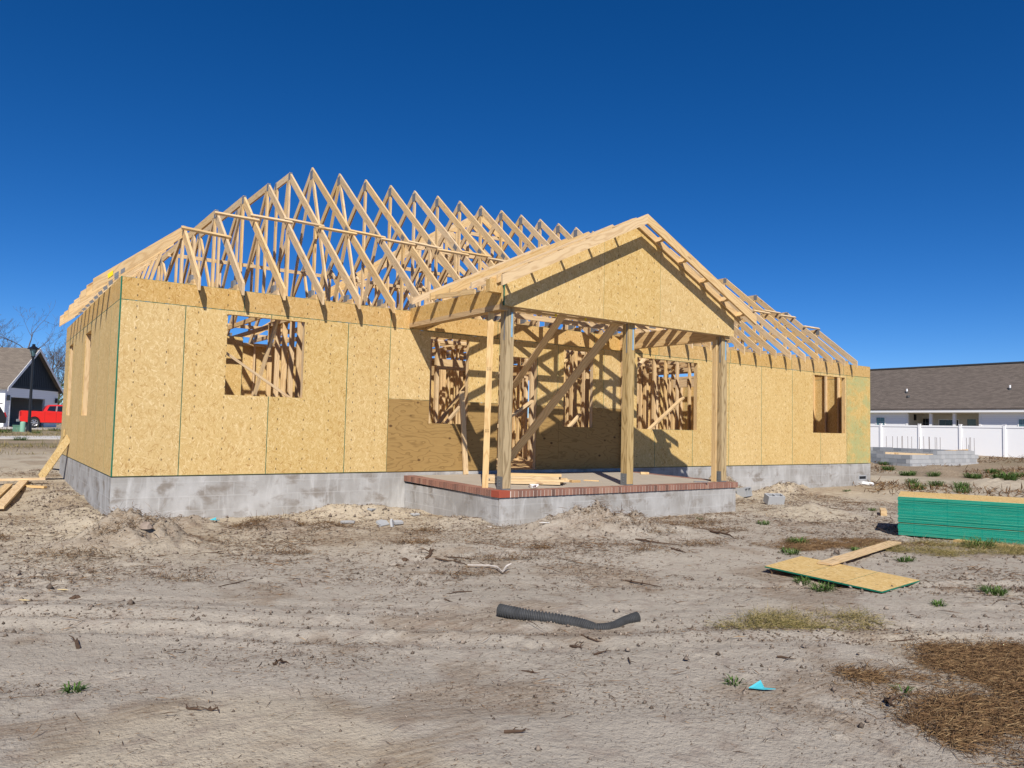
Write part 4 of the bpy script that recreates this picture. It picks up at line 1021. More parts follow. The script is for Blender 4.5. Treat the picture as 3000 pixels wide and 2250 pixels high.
# white pipe and blocks near the house
q0 = gz(2460, 1414, 0.05); q1 = gz(2556, 1424, 0.05)
g = G(); g.smooth = True; g.tube([q0, lerp(q0, q1, 0.08), lerp(q0, q1, 0.1), q1], [0.065, 0.065, 0.052, 0.052], 14); tag(put('white_pipe', g, 'white_plastic'), 'white plastic pipe lying beside the far foundation corner', 'pipe')
def cinder(px, py, lab, rz, tilt=0.0, sc=1.0, mat='block_light'):
    q = gz(px, py); o = empty('concrete_block', q); g = G()
    a, b, h = 0.20 * sc, 0.10 * sc, 0.19 * sc; w = 0.03 * sc
    R = Matrix.Rotation(rz, 3, 'Z') @ Matrix.Rotation(tilt, 3, 'X')
    def bx(lo, hi):
        k0 = len(g.v); g.box(lo, hi)
        for i in range(k0, len(g.v)): g.v[i] = np.array(R @ Vector(g.v[i])) + q + V(0, 0, 0.03)
    bx((-a, -b, 0), (a, -b + w, h)); bx((-a, b - w, 0), (a, b, h))
    for x_ in (-a, -w / 2, a - w): bx((x_, -b + w, 0), (x_ + w, b - w, h))
    bpy.data.objects.remove(o); tag(put('concrete_block', g, mat), lab, 'block'); 
cinder(674, 1508, 'grey hollow concrete block against the foundation near the dirt pile', 0.6, 0.1, 0.8)
cinder(2168, 1447, 'grey concrete block standing off the end of the porch', 0.3, 1.4)
cinder(2266, 1478, 'grey concrete block lying flat beyond the porch corner', -0.4, 0.3, 0.9)
def chunk(px, py, s_, lab, mat, name='rubble_chunk', flat_=0.5, cat='rubble'):
    q = gz(px, py); g = G(); n_ = 8; rings = []
    for k in range(4):
        ph = k / 3 * math.pi * 0.5
        rings.append([q + V(math.cos(2 * math.pi * j / n_) * math.cos(ph), math.sin(2 * math.pi * j / n_) * math.cos(ph), 0) * s_ * random.uniform(0.75, 1.15) + V(0, 0, math.sin(ph) * s_ * flat_ * random.uniform(0.8, 1.1) - 0.01) for j in range(n_)])
    b_ = 0
    for r_ in rings: g.v += r_
    for k in range(3):
        for j in range(n_):
            j2 = (j + 1) % n_; g.f.append((k * n_ + j, k * n_ + j2, (k + 1) * n_ + j2, (k + 1) * n_ + j)); g.m.append(0); g.uv.append([(0, 0), (1, 0), (1, 1), (0, 1)])
    g.f.append(tuple(3 * n_ + j for j in range(n_))); g.m.append(0); g.uv.append([(0, 0)] * n_)
    return tag(put(name, g, mat), lab, cat)
def slabpiece(px, py, w, d, h, lean, rz, lab):
    q = gz(px, py); g = G(); R = Matrix.Rotation(rz, 3, 'Z') @ Matrix.Rotation(lean, 3, 'X')
    pl_ = [(-w, -d), (w * 0.9, -d * 0.8), (w * 1.05, d * 0.6), (w * 0.2, d), (-w * 0.9, d * 0.8)]
    g.prism([np.array(R @ Vector((a, b, 0))) + q + V(0, 0, 0.02) for a, b in pl_], np.array(R @ Vector((0, 0, h)))); tag(put('rubble_slab', g, 'block_light'), lab, 'rubble')
slabpiece(1120, 1540, 0.09, 0.07, 0.03, 0.5, 0.3, 'tilted grey rubble slab in front of the porch foundation')
slabpiece(1146, 1544, 0.05, 0.09, 0.03, 1.4, 0.9, 'grey rubble piece standing upright between two slabs')
slabpiece(1165, 1537, 0.07, 0.06, 0.03, 0.15, 0.0, 'flat grey rubble slab right of the upright piece')
slabpiece(1090, 1497, 0.09, 0.05, 0.02, 0.1, 0.6, 'flat grey rubble slab higher up by the porch foundation')
slabpiece(1216, 1512, 0.07, 0.05, 0.02, 0.1, 0.2, 'small grey rubble flake nearest the porch side wall')
slabpiece(1018, 1535, 0.10, 0.05, 0.02, 0.1, -0.4, 'pale grey rubble flake beside the rubble group')
chunk(1435, 1545, 0.06, 'whitish stone lump in the sand below the porch corner', 'pebble')
chunk(1185, 1641, 0.055, 'dark reddish clod of soil on the open sand', 'dark_wood_bits', 'soil_clod', 0.7, 'clod')
chunk(428, 1545, 0.08, 'round earth lump on top of the dirt pile by the house corner', 'clod', 'soil_clod', 0.9, 'clod')
chunk(222, 1752, 0.05, 'dark clod with a hole on the open sand far from the house', 'dark_wood_bits', 'soil_clod', 0.7, 'clod')
def leafscrap(px, py, lab, mat, s_, name, flatz=0.02):
    q = gz(px, py); g = G()
    p = [V(-0.9, 0, 0), V(0.1, 0.45, 0), V(0.25, 0.1, 0), V(1.0, -0.12, 0), V(0.1, -0.25, 0)]
    yaw = math.atan2(CR[1], CR[0]); R = Matrix.Rotation(yaw, 3, 'Z')
    g.prism([np.array(R @ Vector(v * s_)) + q + V(0, 0, flatz + (0.03 if mat == 'cyan_scrap' else 0.0) * (i == 1)) for i, v in enumerate(p)], (0, 0, 0.004)); tag(put(name, g, mat), lab, 'scrap')
leafscrap(2230, 2028, 'bright cyan torn plastic scrap on the sand', 'cyan_scrap', 0.075, 'plastic_scrap')
leafscrap(628, 1535, 'small turquoise scrap on the straw pile by the foundation', 'cyan_scrap', 0.07, 'plastic_scrap', 0.05)
leafscrap(2452, 1664, 'brown wood flake lying on the sheathing offcut', 'old_lumber', 0.05, 'wood_flake', 0.12)
leafscrap(760, 1505, 'white paper scrap at the foundation foot', 'white_plastic', 0.12, 'paper_scrap', 0.02)
leafscrap(1594, 1538, 'white label scrap at the foot of the porch front', 'white_plastic', 0.07, 'paper_scrap', 0.03)
leafscrap(183, 1735, 'yellow sheathing chip lying on the open sand', 'straw_yellow', 0.05, 'wood_flake', 0.02)
leafscrap(70, 1766, 'smaller yellow chip left of the other yellow chip', 'straw_yellow', 0.045, 'wood_flake', 0.02)
q = [gz(1370, 1664, 0.03), gz(1432, 1668, 0.04), gz(1455, 1672, 0.04), gz(1472, 1684, 0.03), gz(1484, 1676, 0.06), gz(1497, 1672, 0.07)]
g = G(); g.tube(q, [0.006, 0.008, 0.010, 0.008, 0.010, 0.006], 6); tag(put('bleached_root', g, 'pebble'), 'bent bleached white strip lying by the dead roots', 'root')

# ------------------------------------------------------------------ neighbours to the left
def ground_at(x, y): return H(x, y)
R2 = unit(V(CR[0], CR[1], 0)); F2 = unit(V(CF[0], CF[1], 0)); Z1 = V(0, 0, 1)
A = at(10, 1240, 60.0); A[2] = 0; e1 = V(0.5, 0.866, 0); B = A + e1 * 8.36; e2 = V(-e1[1], e1[0], 0); WG = float(np.linalg.norm(B - A)); gz0 = 0.0
nh = tag(empty('garage_house', A + V(0, 0, gz0)), 'white house with dark gable, brown shingle roof and open garage at the photo edge', 'house')
P_ = lambda a, b, z: A + e1 * a + e2 * b + V(0, 0, z)
GS = 0.80; ez, rz_ = 3.12, 3.12 + WG / 2 * 0.80
dx0, dx1, dz1 = 0.75, WG - 2.2, 2.30
g = G()
for a0, a1, z0_, z1_ in ((0, dx0, -.5, ez), (dx1, WG, -.5, ez), (dx0, dx1, dz1, ez)): g.prism([P_(a0, 0, z0_), P_(a1, 0, z0_), P_(a1, 0, z1_), P_(a0, 0, z1_)], e2 * 0.2, e1)
g.prism([P_(WG, 0.2, -.5), P_(WG, 9, -.5), P_(WG, 9, ez), P_(WG, 0.2, ez)], -e1 * 0.2, e2)
g.prism([P_(0, 0.2, -.5), P_(0, 9, -.5), P_(0, 9, ez), P_(0, 0.2, ez)], e1 * 0.2, e2)
nw = put('wall', g, 'siding_white', nh)
put('gable_siding', G().prism([P_(0, 0.02, ez), P_(WG, 0.02, ez), P_(WG / 2, 0.02, rz_)], e2 * 0.1, e1), 'dark_siding', nh)
g = G()
for k in range(1, int(WG / 0.3)):
    a = 0.3 * k; top_ = ez + GS * (a if a < WG / 2 else WG - a)
    if top_ - ez > 0.3: g.prism([P_(a, 0.018, ez + 0.16), P_(a + 0.03, 0.018, ez + 0.16), P_(a + 0.03, 0.018, top_ - 0.2), P_(a, 0.018, top_ - 0.2)], -e2 * 0.02)
tag(put('battens', g, 'dark_siding', nh), kind='stuff')
put('garage_interior', G().prism([P_(0.25, 5.5, -.4), P_(WG - 0.25, 5.5, -.4), P_(WG - 0.25, 5.5, ez), P_(0.25, 5.5, ez)], e2 * 0.1), 'black_paint', nh)
put('garage_ceiling', G().prism([P_(0.21, 0.21, ez - 0.06), P_(WG - 0.21, 0.21, ez - 0.06), P_(WG - 0.21, 5.4, ez - 0.06), P_(0.21, 5.4, ez - 0.06)], V(0, 0, 0.05)), 'dark_siding', nh)
rf = None
for sg in (0, 1):
    ae = -0.35 if sg == 0 else WG + 0.35
    ze = ez - 0.35 * GS + 0.06
    g = G(); g.prism([P_(ae, -0.35, ze), P_(WG / 2, -0.35, rz_ + 0.06), P_(WG / 2, 14, rz_ + 0.06), P_(ae, 14, ze)], V(0, 0, 0.12), e2, 0); rf = put('roof', g, 'shingle_tan', nh)
    rk = put('rake_trim', G().prism([P_(ae, -0.36, ze - 0.16), P_(WG / 2, -0.36, rz_ - 0.10), P_(WG / 2, -0.36, rz_ + 0.19), P_(ae, -0.36, ze + 0.13)], -e2 * 0.03), 'trim_white', rf)
put('frieze_board', G().prism([P_(0, -0.001, ez - 0.05), P_(WG, -0.001, ez - 0.05), P_(WG, -0.001, ez + 0.14), P_(0, -0.001, ez + 0.14)], -e2 * 0.03), 'dark_siding', nh)
for a in (0.22, WG - 0.55):
    lm = put('wall_lamp', G().prism([P_(a, -0.02, 2.02), P_(a + 0.2, -0.02, 2.02), P_(a + 0.15, -0.02, 2.45), P_(a + 0.05, -0.02, 2.45)], -e2 * 0.18), 'black_paint', nh)
for a in (dx0, dx1): put('door_trim', G().prism([P_(a - 0.1, -0.012, -.4), P_(a + 0.02, -0.012, -.4), P_(a + 0.02, -0.012, dz1 + 0.1), P_(a - 0.1, -0.012, dz1 + 0.1)], -e2 * 0.03), 'trim_white', nh)

# concrete strips
def strip(name, x0, x1, y0, y1, lab):
    n_ = 60; xs = np.linspace(x0, x1, n_); g = G()
    for a, b in zip(xs, xs[1:]):
        za = [H(a, y0), H(b, y0), H(b, y1), H(a, y1)]; zm = max(za) + 0.04
        k = len(g.v); g.v += [(a, y0, za[0] + .05), (b, y0, za[1] + .05), (b, y1, za[2] + .05), (a, y1, za[3] + .05)]
        g.f.append((k, k + 1, k + 2, k + 3)); g.m.append(0); g.uv.append([(a, y0), (b, y0), (b, y1), (a, y1)])
        k = len(g.v); g.v += [(a, y0, za[0] - .15), (b, y0, za[1] - .15), (b, y0, za[1] + .05), (a, y0, za[0] + .05)]
        g.f.append((k, k + 1, k + 2, k + 3)); g.m.append(0); g.uv.append([(a, 0), (b, 0), (b, .1), (a, .1)])
    tag(put(name, g, 'concrete'), lab, kind='structure')
strip('pavement', -45, 30, 31.0, 34.6, 'pale concrete path crossing the lots')
strip('driveway', -40, 30, 51.5, 60.5, 'concrete drive under the red pickup')

def wheel(parent, c, r_, w, axis):
    g = G(); g.smooth = False
    g.lathe([(r_ * 0.62, -w / 2), (r_ * 0.93, -w / 2), (r_, -w * 0.3), (r_, w * 0.3), (r_ * 0.93, w / 2), (r_ * 0.62, w / 2)], c, 24, axis)
    t = put('wheel', g, 'rubber', parent)
    g = G(); g.lathe([(0.0, -w * 0.42), (r_ * 0.2, -w * 0.44), (r_ * 0.62, -w * 0.36), (r_ * 0.62, w * 0.36), (0, w * 0.4)], c, 24, axis); put('wheel_well_disc', g, 'rubber', t)
    ax = unit(axis); a = unit(np.cross(ax, (0, 0, 1))); u = V(0, 0, 1)
    g = G()
    for k in range(6):
        th = k * math.pi / 3; d = a * math.cos(th) + u * math.sin(th)
        g.beam(c - ax * w * 0.46, c - ax * w * 0.42 + d * r_ * 0.6, 0.02, 0.075, np.cross(ax, d))
    g.lathe([(r_ * 0.55, -w * 0.40), (r_ * 0.64, -w * 0.47), (r_ * 0.66, -w * 0.40)], c, 24, axis)
    put('rim', g, 'alloy', t); return t
# red pickup, its side towards the house
TX, TY = 1.02, 56.0; tz = H(TX + 2.5, TY) + 0.06
tr = tag(empty('pickup_truck', (TX, TY, tz)), 'bright red crew cab pickup parked in front of the garage', 'pickup truck')
T_ = lambda x, y, z: V(TX + x * 0.85, TY + y, tz + z)
HW = 0.94
side_prof = [(0.0, 0.62), (0.02, 1.20), (0.10, 1.28), (1.72, 1.25), (1.80, 1.28), (5.05, 1.10), (5.30, 1.0), (5.38, 0.62), (5.30, 0.42), (4.72, 0.40)]
def arch(cx, r_, n_=9): return [(cx + r_ * math.cos(math.pi * k / n_), 0.40 + r_ * math.sin(math.pi * k / n_)) for k in range(n_ + 1)]
body = side_prof[:9] + [(4.78, 0.42)] + arch(4.32, 0.46)[0:] + [(3.80, 0.42), (1.60, 0.42)] + arch(1.10, 0.46) + [(0.62, 0.42), (0.08, 0.48)]
body = [(x_, z_) for x_, z_ in body]
g = G(); g.prism([T_(x_, -HW, z_) for x_, z_ in body], (0, 2 * HW, 0), (1, 0, 0)); bd = put('body', g, 'truck_red', tr)
cab = [(1.74, 1.26), (1.98, 1.66), (2.14, 1.76), (3.30, 1.79), (3.62, 1.70), (4.20, 1.17)]
lo_, hi_ = [], []
g = G()
k0 = len(g.v)
for sgn in (-1, 1):
    for x_, z_ in cab: g.v.append(T_(x_, sgn * (HW - 0.02 - (z_ - 1.2) * 0.28), z_))
n_ = len(cab)
def addf(ix): g.f.append(tuple(ix)); g.m.append(0); g.uv.append([(0, 0)] * len(ix))
addf(range(n_ - 1, -1, -1)); addf(range(n_, 2 * n_))
for k in range(n_ - 1): addf((k, k + 1, n_ + k + 1, n_ + k))
put('cab', g, 'truck_red', tr)
def sideglass(poly, nm='window'):
    put(nm, G().prism([T_(x_, -(HW - 0.02 - (z_ - 1.2) * 0.28) - 0.004, z_) for x_, z_ in poly], (0, -0.006, 0)), 'glass_dark', tr)
sideglass([(2.02, 1.31), (2.20, 1.66), (2.70, 1.68), (2.66, 1.27)]); sideglass([(2.80, 1.27), (2.84, 1.68), (3.30, 1.69), (3.55, 1.60), (3.84, 1.24)])
put('pillar', G().prism([T_(x_, -(HW - 0.02 - (z_ - 1.2) * 0.28) - 0.004, z_) for x_, z_ in ((2.68, 1.27), (2.72, 1.68), (2.83, 1.68), (2.79, 1.27))], (0, -0.005, 0)), 'dark_metal', tr)
put('bed_opening', G().prism([T_(0.12, -HW + 0.08, 1.283), T_(1.70, -HW + 0.08, 1.262), T_(1.70, HW - 0.08, 1.262), T_(0.12, HW - 0.08, 1.283)], (0, 0, 0.006)), 'black_plastic', tr)
put('tail_lamp', G().prism([T_(-0.012, -HW - 0.006, 0.86), T_(0.10, -HW - 0.006, 0.86), T_(0.12, -HW - 0.006, 1.2), T_(-0.012, -HW - 0.006, 1.2)], (0, 0.2, 0)), 'tail_red', tr)
put('bumper', G().box(T_(-0.16, -HW + 0.03, 0.45), T_(0.02, HW - 0.03, 0.63)), 'dark_metal', tr)
put('sill', G().box(T_(1.62, -HW + 0.02, 0.36), T_(3.80, HW - 0.02, 0.43)), 'black_plastic', tr)
for x_ in (2.1, 3.05): put('door_handle', G().box(T_(x_, -HW - 0.03, 1.08), T_(x_ + 0.22, -HW - 0.002, 1.12)), 'truck_red', tr)
for x_ in (1.86, 2.74, 3.86): put('panel_gap', G().box(T_(x_, -HW - 0.003, 0.5), T_(x_ + 0.014, -HW - 0.0005, 1.22)), 'black_paint', tr)
put('mirror', G().box(T_(3.62, -HW - 0.22, 1.22), T_(3.74, -HW - 0.02, 1.38)), 'truck_red', tr)
for x_ in (1.10, 4.32):
    for sgn in (-1, 1): wheel(tr, T_(x_, sgn * (HW - 0.12), 0.39), 0.39, 0.26, (0, -sgn, 0))
# dark car cut by the photo edge
SX, SY = -0.02, 48.0; sz = H(SX - 2, SY) + 0.03
sv = tag(empty('dark_car', (SX, SY, sz)), 'rear end of a black estate car cut off by the photo edge', 'car')
S_ = lambda x, y, z: V(SX + x, SY + y, sz + z)
g = G(); g.prism([S_(x_, -0.92, z_) for x_, z_ in [(0, 0.45), (0.04, 0.95), (-0.12, 1.12), (-0.42, 1.66), (-0.7, 1.72), (-2.6, 1.70), (-3.3, 1.12), (-4.5, 0.95), (-4.6, 0.45)] ], (0, 1.84, 0), (1, 0, 0)); put('body', g, 'car_black', sv)
put('tail_lamp', G().prism([S_(0.045, -0.93, 0.85), S_(-0.02, -0.935, 0.85), S_(-0.12, -0.935, 1.15), S_(-0.05, -0.93, 1.18)], (0, 0.25, 0)), 'tail_red', sv)
put('window', G().prism([S_(x_, -0.925, z_) for x_, z_ in [(-0.25, 1.15), (-0.5, 1.6), (-1.5, 1.62), (-1.5, 1.12)]], (0, -0.006, 0)), 'glass_dark', sv)
put('spoiler', G().box(S_(-0.6, -0.7, 1.70), S_(-0.22, 0.7, 1.76)), 'car_black', sv)
for x_ in (-0.9, -3.7):
    for sgn in (-1, 1): wheel(sv, S_(x_, sgn * 0.82, 0.36), 0.36, 0.22, (0, -sgn, 0))
# street lamp
lx, ly_ = 1.02, 42.0; lz = H(lx, ly_)
lp = tag(empty('street_lamp', (lx, ly_, lz)), 'black lantern street lamp in front of the white garage', 'street lamp')
zl = 4.35
put('post', G().tube([(lx, ly_, lz), (lx, ly_, lz + 0.5), (lx, ly_, lz + 0.52), (lx, ly_, zl)], [0.16, 0.14, 0.09, 0.07], 10), 'black_paint', lp)
g = G()
for k in range(4):
    t = math.pi / 4 + k * math.pi / 2; c_, s_ = math.cos(t), math.sin(t)
    g.beam((lx + .09 * c_, ly_ + .09 * s_, zl + .05), (lx + .23 * c_, ly_ + .23 * s_, zl + .48), 0.025, 0.025)
g.prism([(lx - .11, ly_ - .11, zl), (lx + .11, ly_ - .11, zl), (lx + .11, ly_ + .11, zl), (lx - .11, ly_ + .11, zl)], (0, 0, .06))
put('lantern_frame', g, 'black_paint', lp)
g = G(); g.lathe([(0.34, 0), (0.34, .03), (0.12, .17), (0.09, .22), (0.09, .30), (0.0, .33)], (lx, ly_, zl + .48), 4); put('cap', g, 'black_paint', lp)
g = G(); g.lathe([(0.0, 0.06), (0.09, 0.06), (0.22, .46)], (lx, ly_, zl), 4); put('glass', g, 'glass_teal', lp)
q = at(66, 1261, 46); q[2] = H(q[0], q[1]); g = G(); g.smooth = True; g.lathe([(0.15, -.1), (0.15, .55), (0.14, .60), (0.08, .63), (0, .635)], q, 18)
tag(put('utility_pedestal', g, 'pedestal_green'), 'pale green round utility pedestal near the lamp post', 'utility box')
q = at(48, 1262, 46); q[2] = H(q[0], q[1]); g = G(); g.prism([q + V(-.2, -.2, -.1), q + V(.2, -.2, -.1), q + V(.2, .2, -.1), q + V(-.2, .2, -.1)], (0, 0, .46)); g.prism([q + V(-.22, -.22, .361), q + V(.22, -.22, .361), q + V(.22, .22, .361), q + V(-.22, .22, .361)], (0, 0, .05))
tag(put('utility_box', g, 'transformer_green'), 'squat dark green utility box beside the round pedestal', 'utility box')

# bare trees
def bare_tree(base, ht, lean, seed, label, depth_=6, dens=0, spread=0.55, group='bare winter trees', droop=0.0, trunk_r=None):
    rd = random.Random(seed); g = G(); tg = G()
    o = tag(empty('bare_tree', base), label, 'tree', group)
    def grow(p, d, ln, r_, lev):
        pts_ = [p]; rr = [r_]; q = np.array(p, float); dd = np.array(d, float)
        ns = 4 if lev < 3 else 3
        for k in range(ns):
            dd = unit(dd + np.array([rd.gauss(0, .16), rd.gauss(0, .16), rd.gauss(0.04, .10) - droop * (lev > 2)]))
            q = q + dd * ln / ns; pts_.append(q.copy()); rr.append(max(r_ * (1 - 0.5 * (k + 1) / ns), 0.010))
        (tg if lev == 0 else g).tube(pts_, rr, 7 if lev < 2 else (4 if lev < 4 else 3), 0, False)
        if lev >= depth_: return
        nb = (rd.randint(2, 4) if lev < 3 else rd.randint(1, 3)) + dens
        for k in range(nb):
            t = rd.uniform(0.35, 1.0); i = min(int(t * ns), ns - 1); f = t * ns - i
            pp = pts_[i] * (1 - f) + pts_[i + 1] * f
            side = unit(np.array([rd.gauss(0, 1), rd.gauss(0, 1), rd.gauss(0.15, 0.5)]))
            nd = unit(dd * (1 - spread) + side * spread)
            grow(pp, nd, ln * rd.uniform(0.55, 0.8), max(rr[i] * 0.62, 0.012), lev + 1)
        if lev < depth_ - 1: grow(q, unit(dd + np.array([rd.gauss(0, .15), rd.gauss(0, .15), .1])), ln * 0.7, rr[-1], lev + 1)
    grow(np.array(base, float), unit(np.array(lean, float)), ht * 0.30, trunk_r or ht * 0.018, 0)
    put('trunk', tg, 'bark', o); tag(put('crown', g, 'bark', o), kind='stuff'); return o
def tree_at(px, dep, ht, lean, seed, label, **kw):
    q = at(px, 1240, dep); q[2] = H(q[0], q[1]) - 0.2; return bare_tree(q, ht, lean, seed, label, **kw)
tree_at(-30, 88, 20, (0.16, -.08, 1), 3, 'tall bare tree leaning in from the photo edge above the garage roof', spread=0.5)
tree_at(160, 92, 14.5, (0.02, 0, 1), 9, 'bare tree between the garage and the unfinished house', spread=0.45, dens=1, depth_=5)
tree_at(55, 110, 10.5, (0, 0, 1), 15, 'low bare tree showing over the garage ridge', spread=0.42, depth_=5)
tree_at(2748, 110, 11.0, (0, 0, 1), 21, 'bare treetop showing over the long grey roof', spread=0.45, depth_=5)
# evergreen shrub beside the garage
def shrub(base, ht, w, seed, label):
    rd = np.random.default_rng(seed); n_ = 2600
    o = tag(empty('evergreen_shrub', base), label, 'shrub')
    ctr = rd.normal(0, 1, (26, 3)) * (w * .33, w * .33, ht * .24) + (0, 0, ht * .5)
    p = ctr[rd.integers(0, 26, n_)] + rd.normal(0, 1, (n_, 3)) * (w * .13, w * .13, ht * .09) + base
    d = rd.normal(0, 1, (n_, 3)); d /= np.linalg.norm(d, axis=1)[:, None]
    s_ = rd.normal(0, 1, (n_, 3)); L_ = rd.uniform(0.08, 0.2, n_)[:, None]; s_ = np.cross(d, s_); s_ /= np.linalg.norm(s_, axis=1)[:, None]
    v = np.stack([p, p + d * L_ * .5 + s_ * L_ * .25, p + d * L_, p + d * L_ * .5 - s_ * L_ * .25], 1).reshape(-1, 3)
    spindle_mesh('crown', v, np.arange(4 * n_).reshape(-1, 4), rd.uniform(0, .7, n_).repeat(4), 'green_grass', o, base)
    put('stem', G().tube([base, base + V(0, 0, ht * .6)], [0.09, 0.03], 6), 'bark', o)
def spindle_mesh(name, v, f, tone, mat, parent=None, origin=V(0, 0, 0), lab=None, cat=None):
    me = bpy.data.meshes.new(name); v = np.asarray(v, np.float32) - np.asarray(origin, np.float32); k = f.shape[1]
    me.vertices.add(len(v)); me.vertices.foreach_set('co', v.ravel())
    me.loops.add(f.size); me.loops.foreach_set('vertex_index', f.astype(np.int32).ravel())
    me.polygons.add(len(f)); me.polygons.foreach_set('loop_start', (np.arange(len(f)) * k).astype(np.int32)); me.polygons.foreach_set('loop_total', np.full(len(f), k, np.int32))
    me.update(calc_edges=True)
    t = np.asarray(tone, np.float32); c = np.stack([t, t, t, np.ones_like(t)], 1)
    me.color_attributes.new('tone', 'FLOAT_COLOR', 'POINT').data.foreach_set('color', c.ravel())
    me.materials.append(MAT[mat]); o = bpy.data.objects.new(name, me); scene.collection.objects.link(o); o['kind'] = 'stuff'
    ORI[o.name] = np.asarray(origin, float)
    if parent is not None: o.parent = parent; o.location = ORI[o.name] - ORI[parent.name]
    else: o.location = origin
    if lab: tag(o, lab, cat, kind='stuff')
    return o
q = at(184, 1240, 78); q[2] = 0.0; shrub(q, 4.6, 2.6, 4, 'dark evergreen shrub between the garage and the unfinished house')

# ------------------------------------------------------------------ neighbours to the right
FX = 48.0
fen = tag(empty('vinyl_fence', (FX, 12, -0.3)), 'solid white vinyl privacy fence behind the block foundation', 'fence')
ys_f = [17.6 + 2.46 * 2, 17.6 + 2.46, 17.6 - 0.05, 15.09, 12.56, 10.09, 7.64, 5.19, 2.74, 0.3]
for k, y in enumerate(ys_f):
    p = put('fence_post', G().box((FX - .065, y - .065, -0.6), (FX + .065, y + .065, 1.56)), 'white_vinyl', fen)
    g = G(); g.prism([V(FX - .085, y - .085, 1.56), V(FX + .085, y - .085, 1.56), V(FX + .085, y + .085, 1.56), V(FX - .085, y + .085, 1.56)], (0, 0, .035)); put('post_cap', g, 'white_vinyl', p)
for a, b in zip(ys_f, ys_f[1:]):
    b2, a2 = b + .066, a - .066
    put('fence_rail', G().box((FX - .04, b2, 1.40), (FX + .04, a2, 1.50)), 'white_vinyl', fen)
    put('fence_panel', G().box((FX - .012, b2, -0.55), (FX + .012, a2, 1.398)), 'white_vinyl', fen)
# long grey-roofed house
WX = 63.0; EX = 62.45
rh = tag(empty('long_house', (WX, 18, -0.3)), 'long white house with grey shingle roof and recessed porch behind the fence', 'house')
yR = lambda px: on_x(px, 1240, WX)[1]
ya, yb_, yc, yd = 46.0, yR(2660), yR(2869), -2.0
put('wall', G().box((WX, yb_, -.6), (WX + .2, ya, 2.95)), 'siding_white', rh)
put('wall', G().box((WX, yd, -.6), (WX + .2, yc, 2.95)), 'siding_white', rh)
rec = 2.6
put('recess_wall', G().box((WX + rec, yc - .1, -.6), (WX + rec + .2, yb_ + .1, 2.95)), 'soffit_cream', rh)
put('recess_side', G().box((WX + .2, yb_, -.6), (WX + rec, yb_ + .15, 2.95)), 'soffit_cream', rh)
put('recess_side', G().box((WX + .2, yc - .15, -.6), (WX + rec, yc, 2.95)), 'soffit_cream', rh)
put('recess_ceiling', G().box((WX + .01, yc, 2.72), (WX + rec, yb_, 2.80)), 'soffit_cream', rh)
put('soffit', G().box((EX + .03, yd, 2.80), (WX + 3, ya, 2.86)), 'trim_white', rh)
put('fascia', G().box((EX - .03, yd - .3, 2.78), (EX + .02, ya, 2.98)), 'trim_white', rh)
rx_, rz2 = 68.6, 6.98
g = G(); g.prism([V(EX - .06, yd - .4, 2.985), V(EX - .06, ya, 2.985), V(rx_, ya, rz2), V(rx_, yd - .4, rz2)], V(0, 0, .12), (0, 1, 0)); rr_ = put('roof', g, 'shingle_grey', rh)
g = G(); g.prism([V(2 * rx_ - EX, yd - .4, 2.985), V(2 * rx_ - EX, ya, 2.985), V(rx_ + .01, ya, rz2), V(rx_ + .01, yd - .4, rz2)], V(0, 0, .12), (0, 1, 0)); put('roof', g, 'shingle_grey', rh)
put('ridge_cap', G().box((rx_ - .2, yd - .4, rz2 + .08), (rx_ + .2, ya, rz2 + .19)), 'black_plastic', rh)
def roof_px(px, py):
    d = ray(px, py); s_ = (rz2 - 2.985) / (rx_ - EX + .06); z_off = 2.985 + .12 - s_ * (EX - .06)
    t = (z_off + s_ * CAM[0] - CAM[2]) / (d[2] - s_ * d[0]); return CAM + d * t
for px, py in ((2657, 1150), (2959, 1140)):
    q = roof_px(px, py); put('vent_pipe', G().tube([q - V(0, 0, .1), q + V(0, 0, .32)], [.07, .07], 8), 'white_plastic', rr_); put('vent_boot', G().tube([q - V(0, 0, .1), q + V(-.02, 0, .1)], [.16, .10], 8), 'black_plastic', rr_)
q = roof_px(2661, 1163); put('roof_vent', G().tube([q - V(0, 0, .05), q + V(0, 0, .13)], [.18, .12], 8), 'black_plastic', rr_)
def rwin(px0, px1, py0, py1, X_, mat, grid=(2, 2), nm='window', fr='trim_white'):
    a = on_x(px0, py0, X_); b = on_x(px1, py1, X_); y1_, y0_, z1_, z0_ = a[1], b[1], a[2], b[2]
    z0_ = min(z0_, z1_ - 0.8)
    g = G(); t = .07
    for lo, hi in (((X_ - .04, y0_ - t, z0_ - t), (X_, y0_, z1_ + t)), ((X_ - .04, y1_, z0_ - t), (X_, y1_ + t, z1_ + t)), ((X_ - .04, y0_, z1_), (X_, y1_, z1_ + t)), ((X_ - .04, y0_, z0_ - t), (X_, y1_, z0_))): g.box(lo, hi)
    w = put(nm, g, fr, rh)
    for i in range(grid[0]):
        for j in range(grid[1]):
            ys_ = (y0_ + (y1_ - y0_) * i / grid[0] + .012, y0_ + (y1_ - y0_) * (i + 1) / grid[0] - .012); zz_ = (z0_ + (z1_ - z0_) * j / grid[1] + .012, z0_ + (z1_ - z0_) * (j + 1) / grid[1] - .012)
            put('pane', G().box((X_ - .02, ys_[0], zz_[0]), (X_ - .004, ys_[1], zz_[1])), mat, w)
rwin(2568, 2592, 1223, 1246, WX, 'glass_teal'); rwin(2985, 3008, 1228, 1252, WX, 'glass_teal')
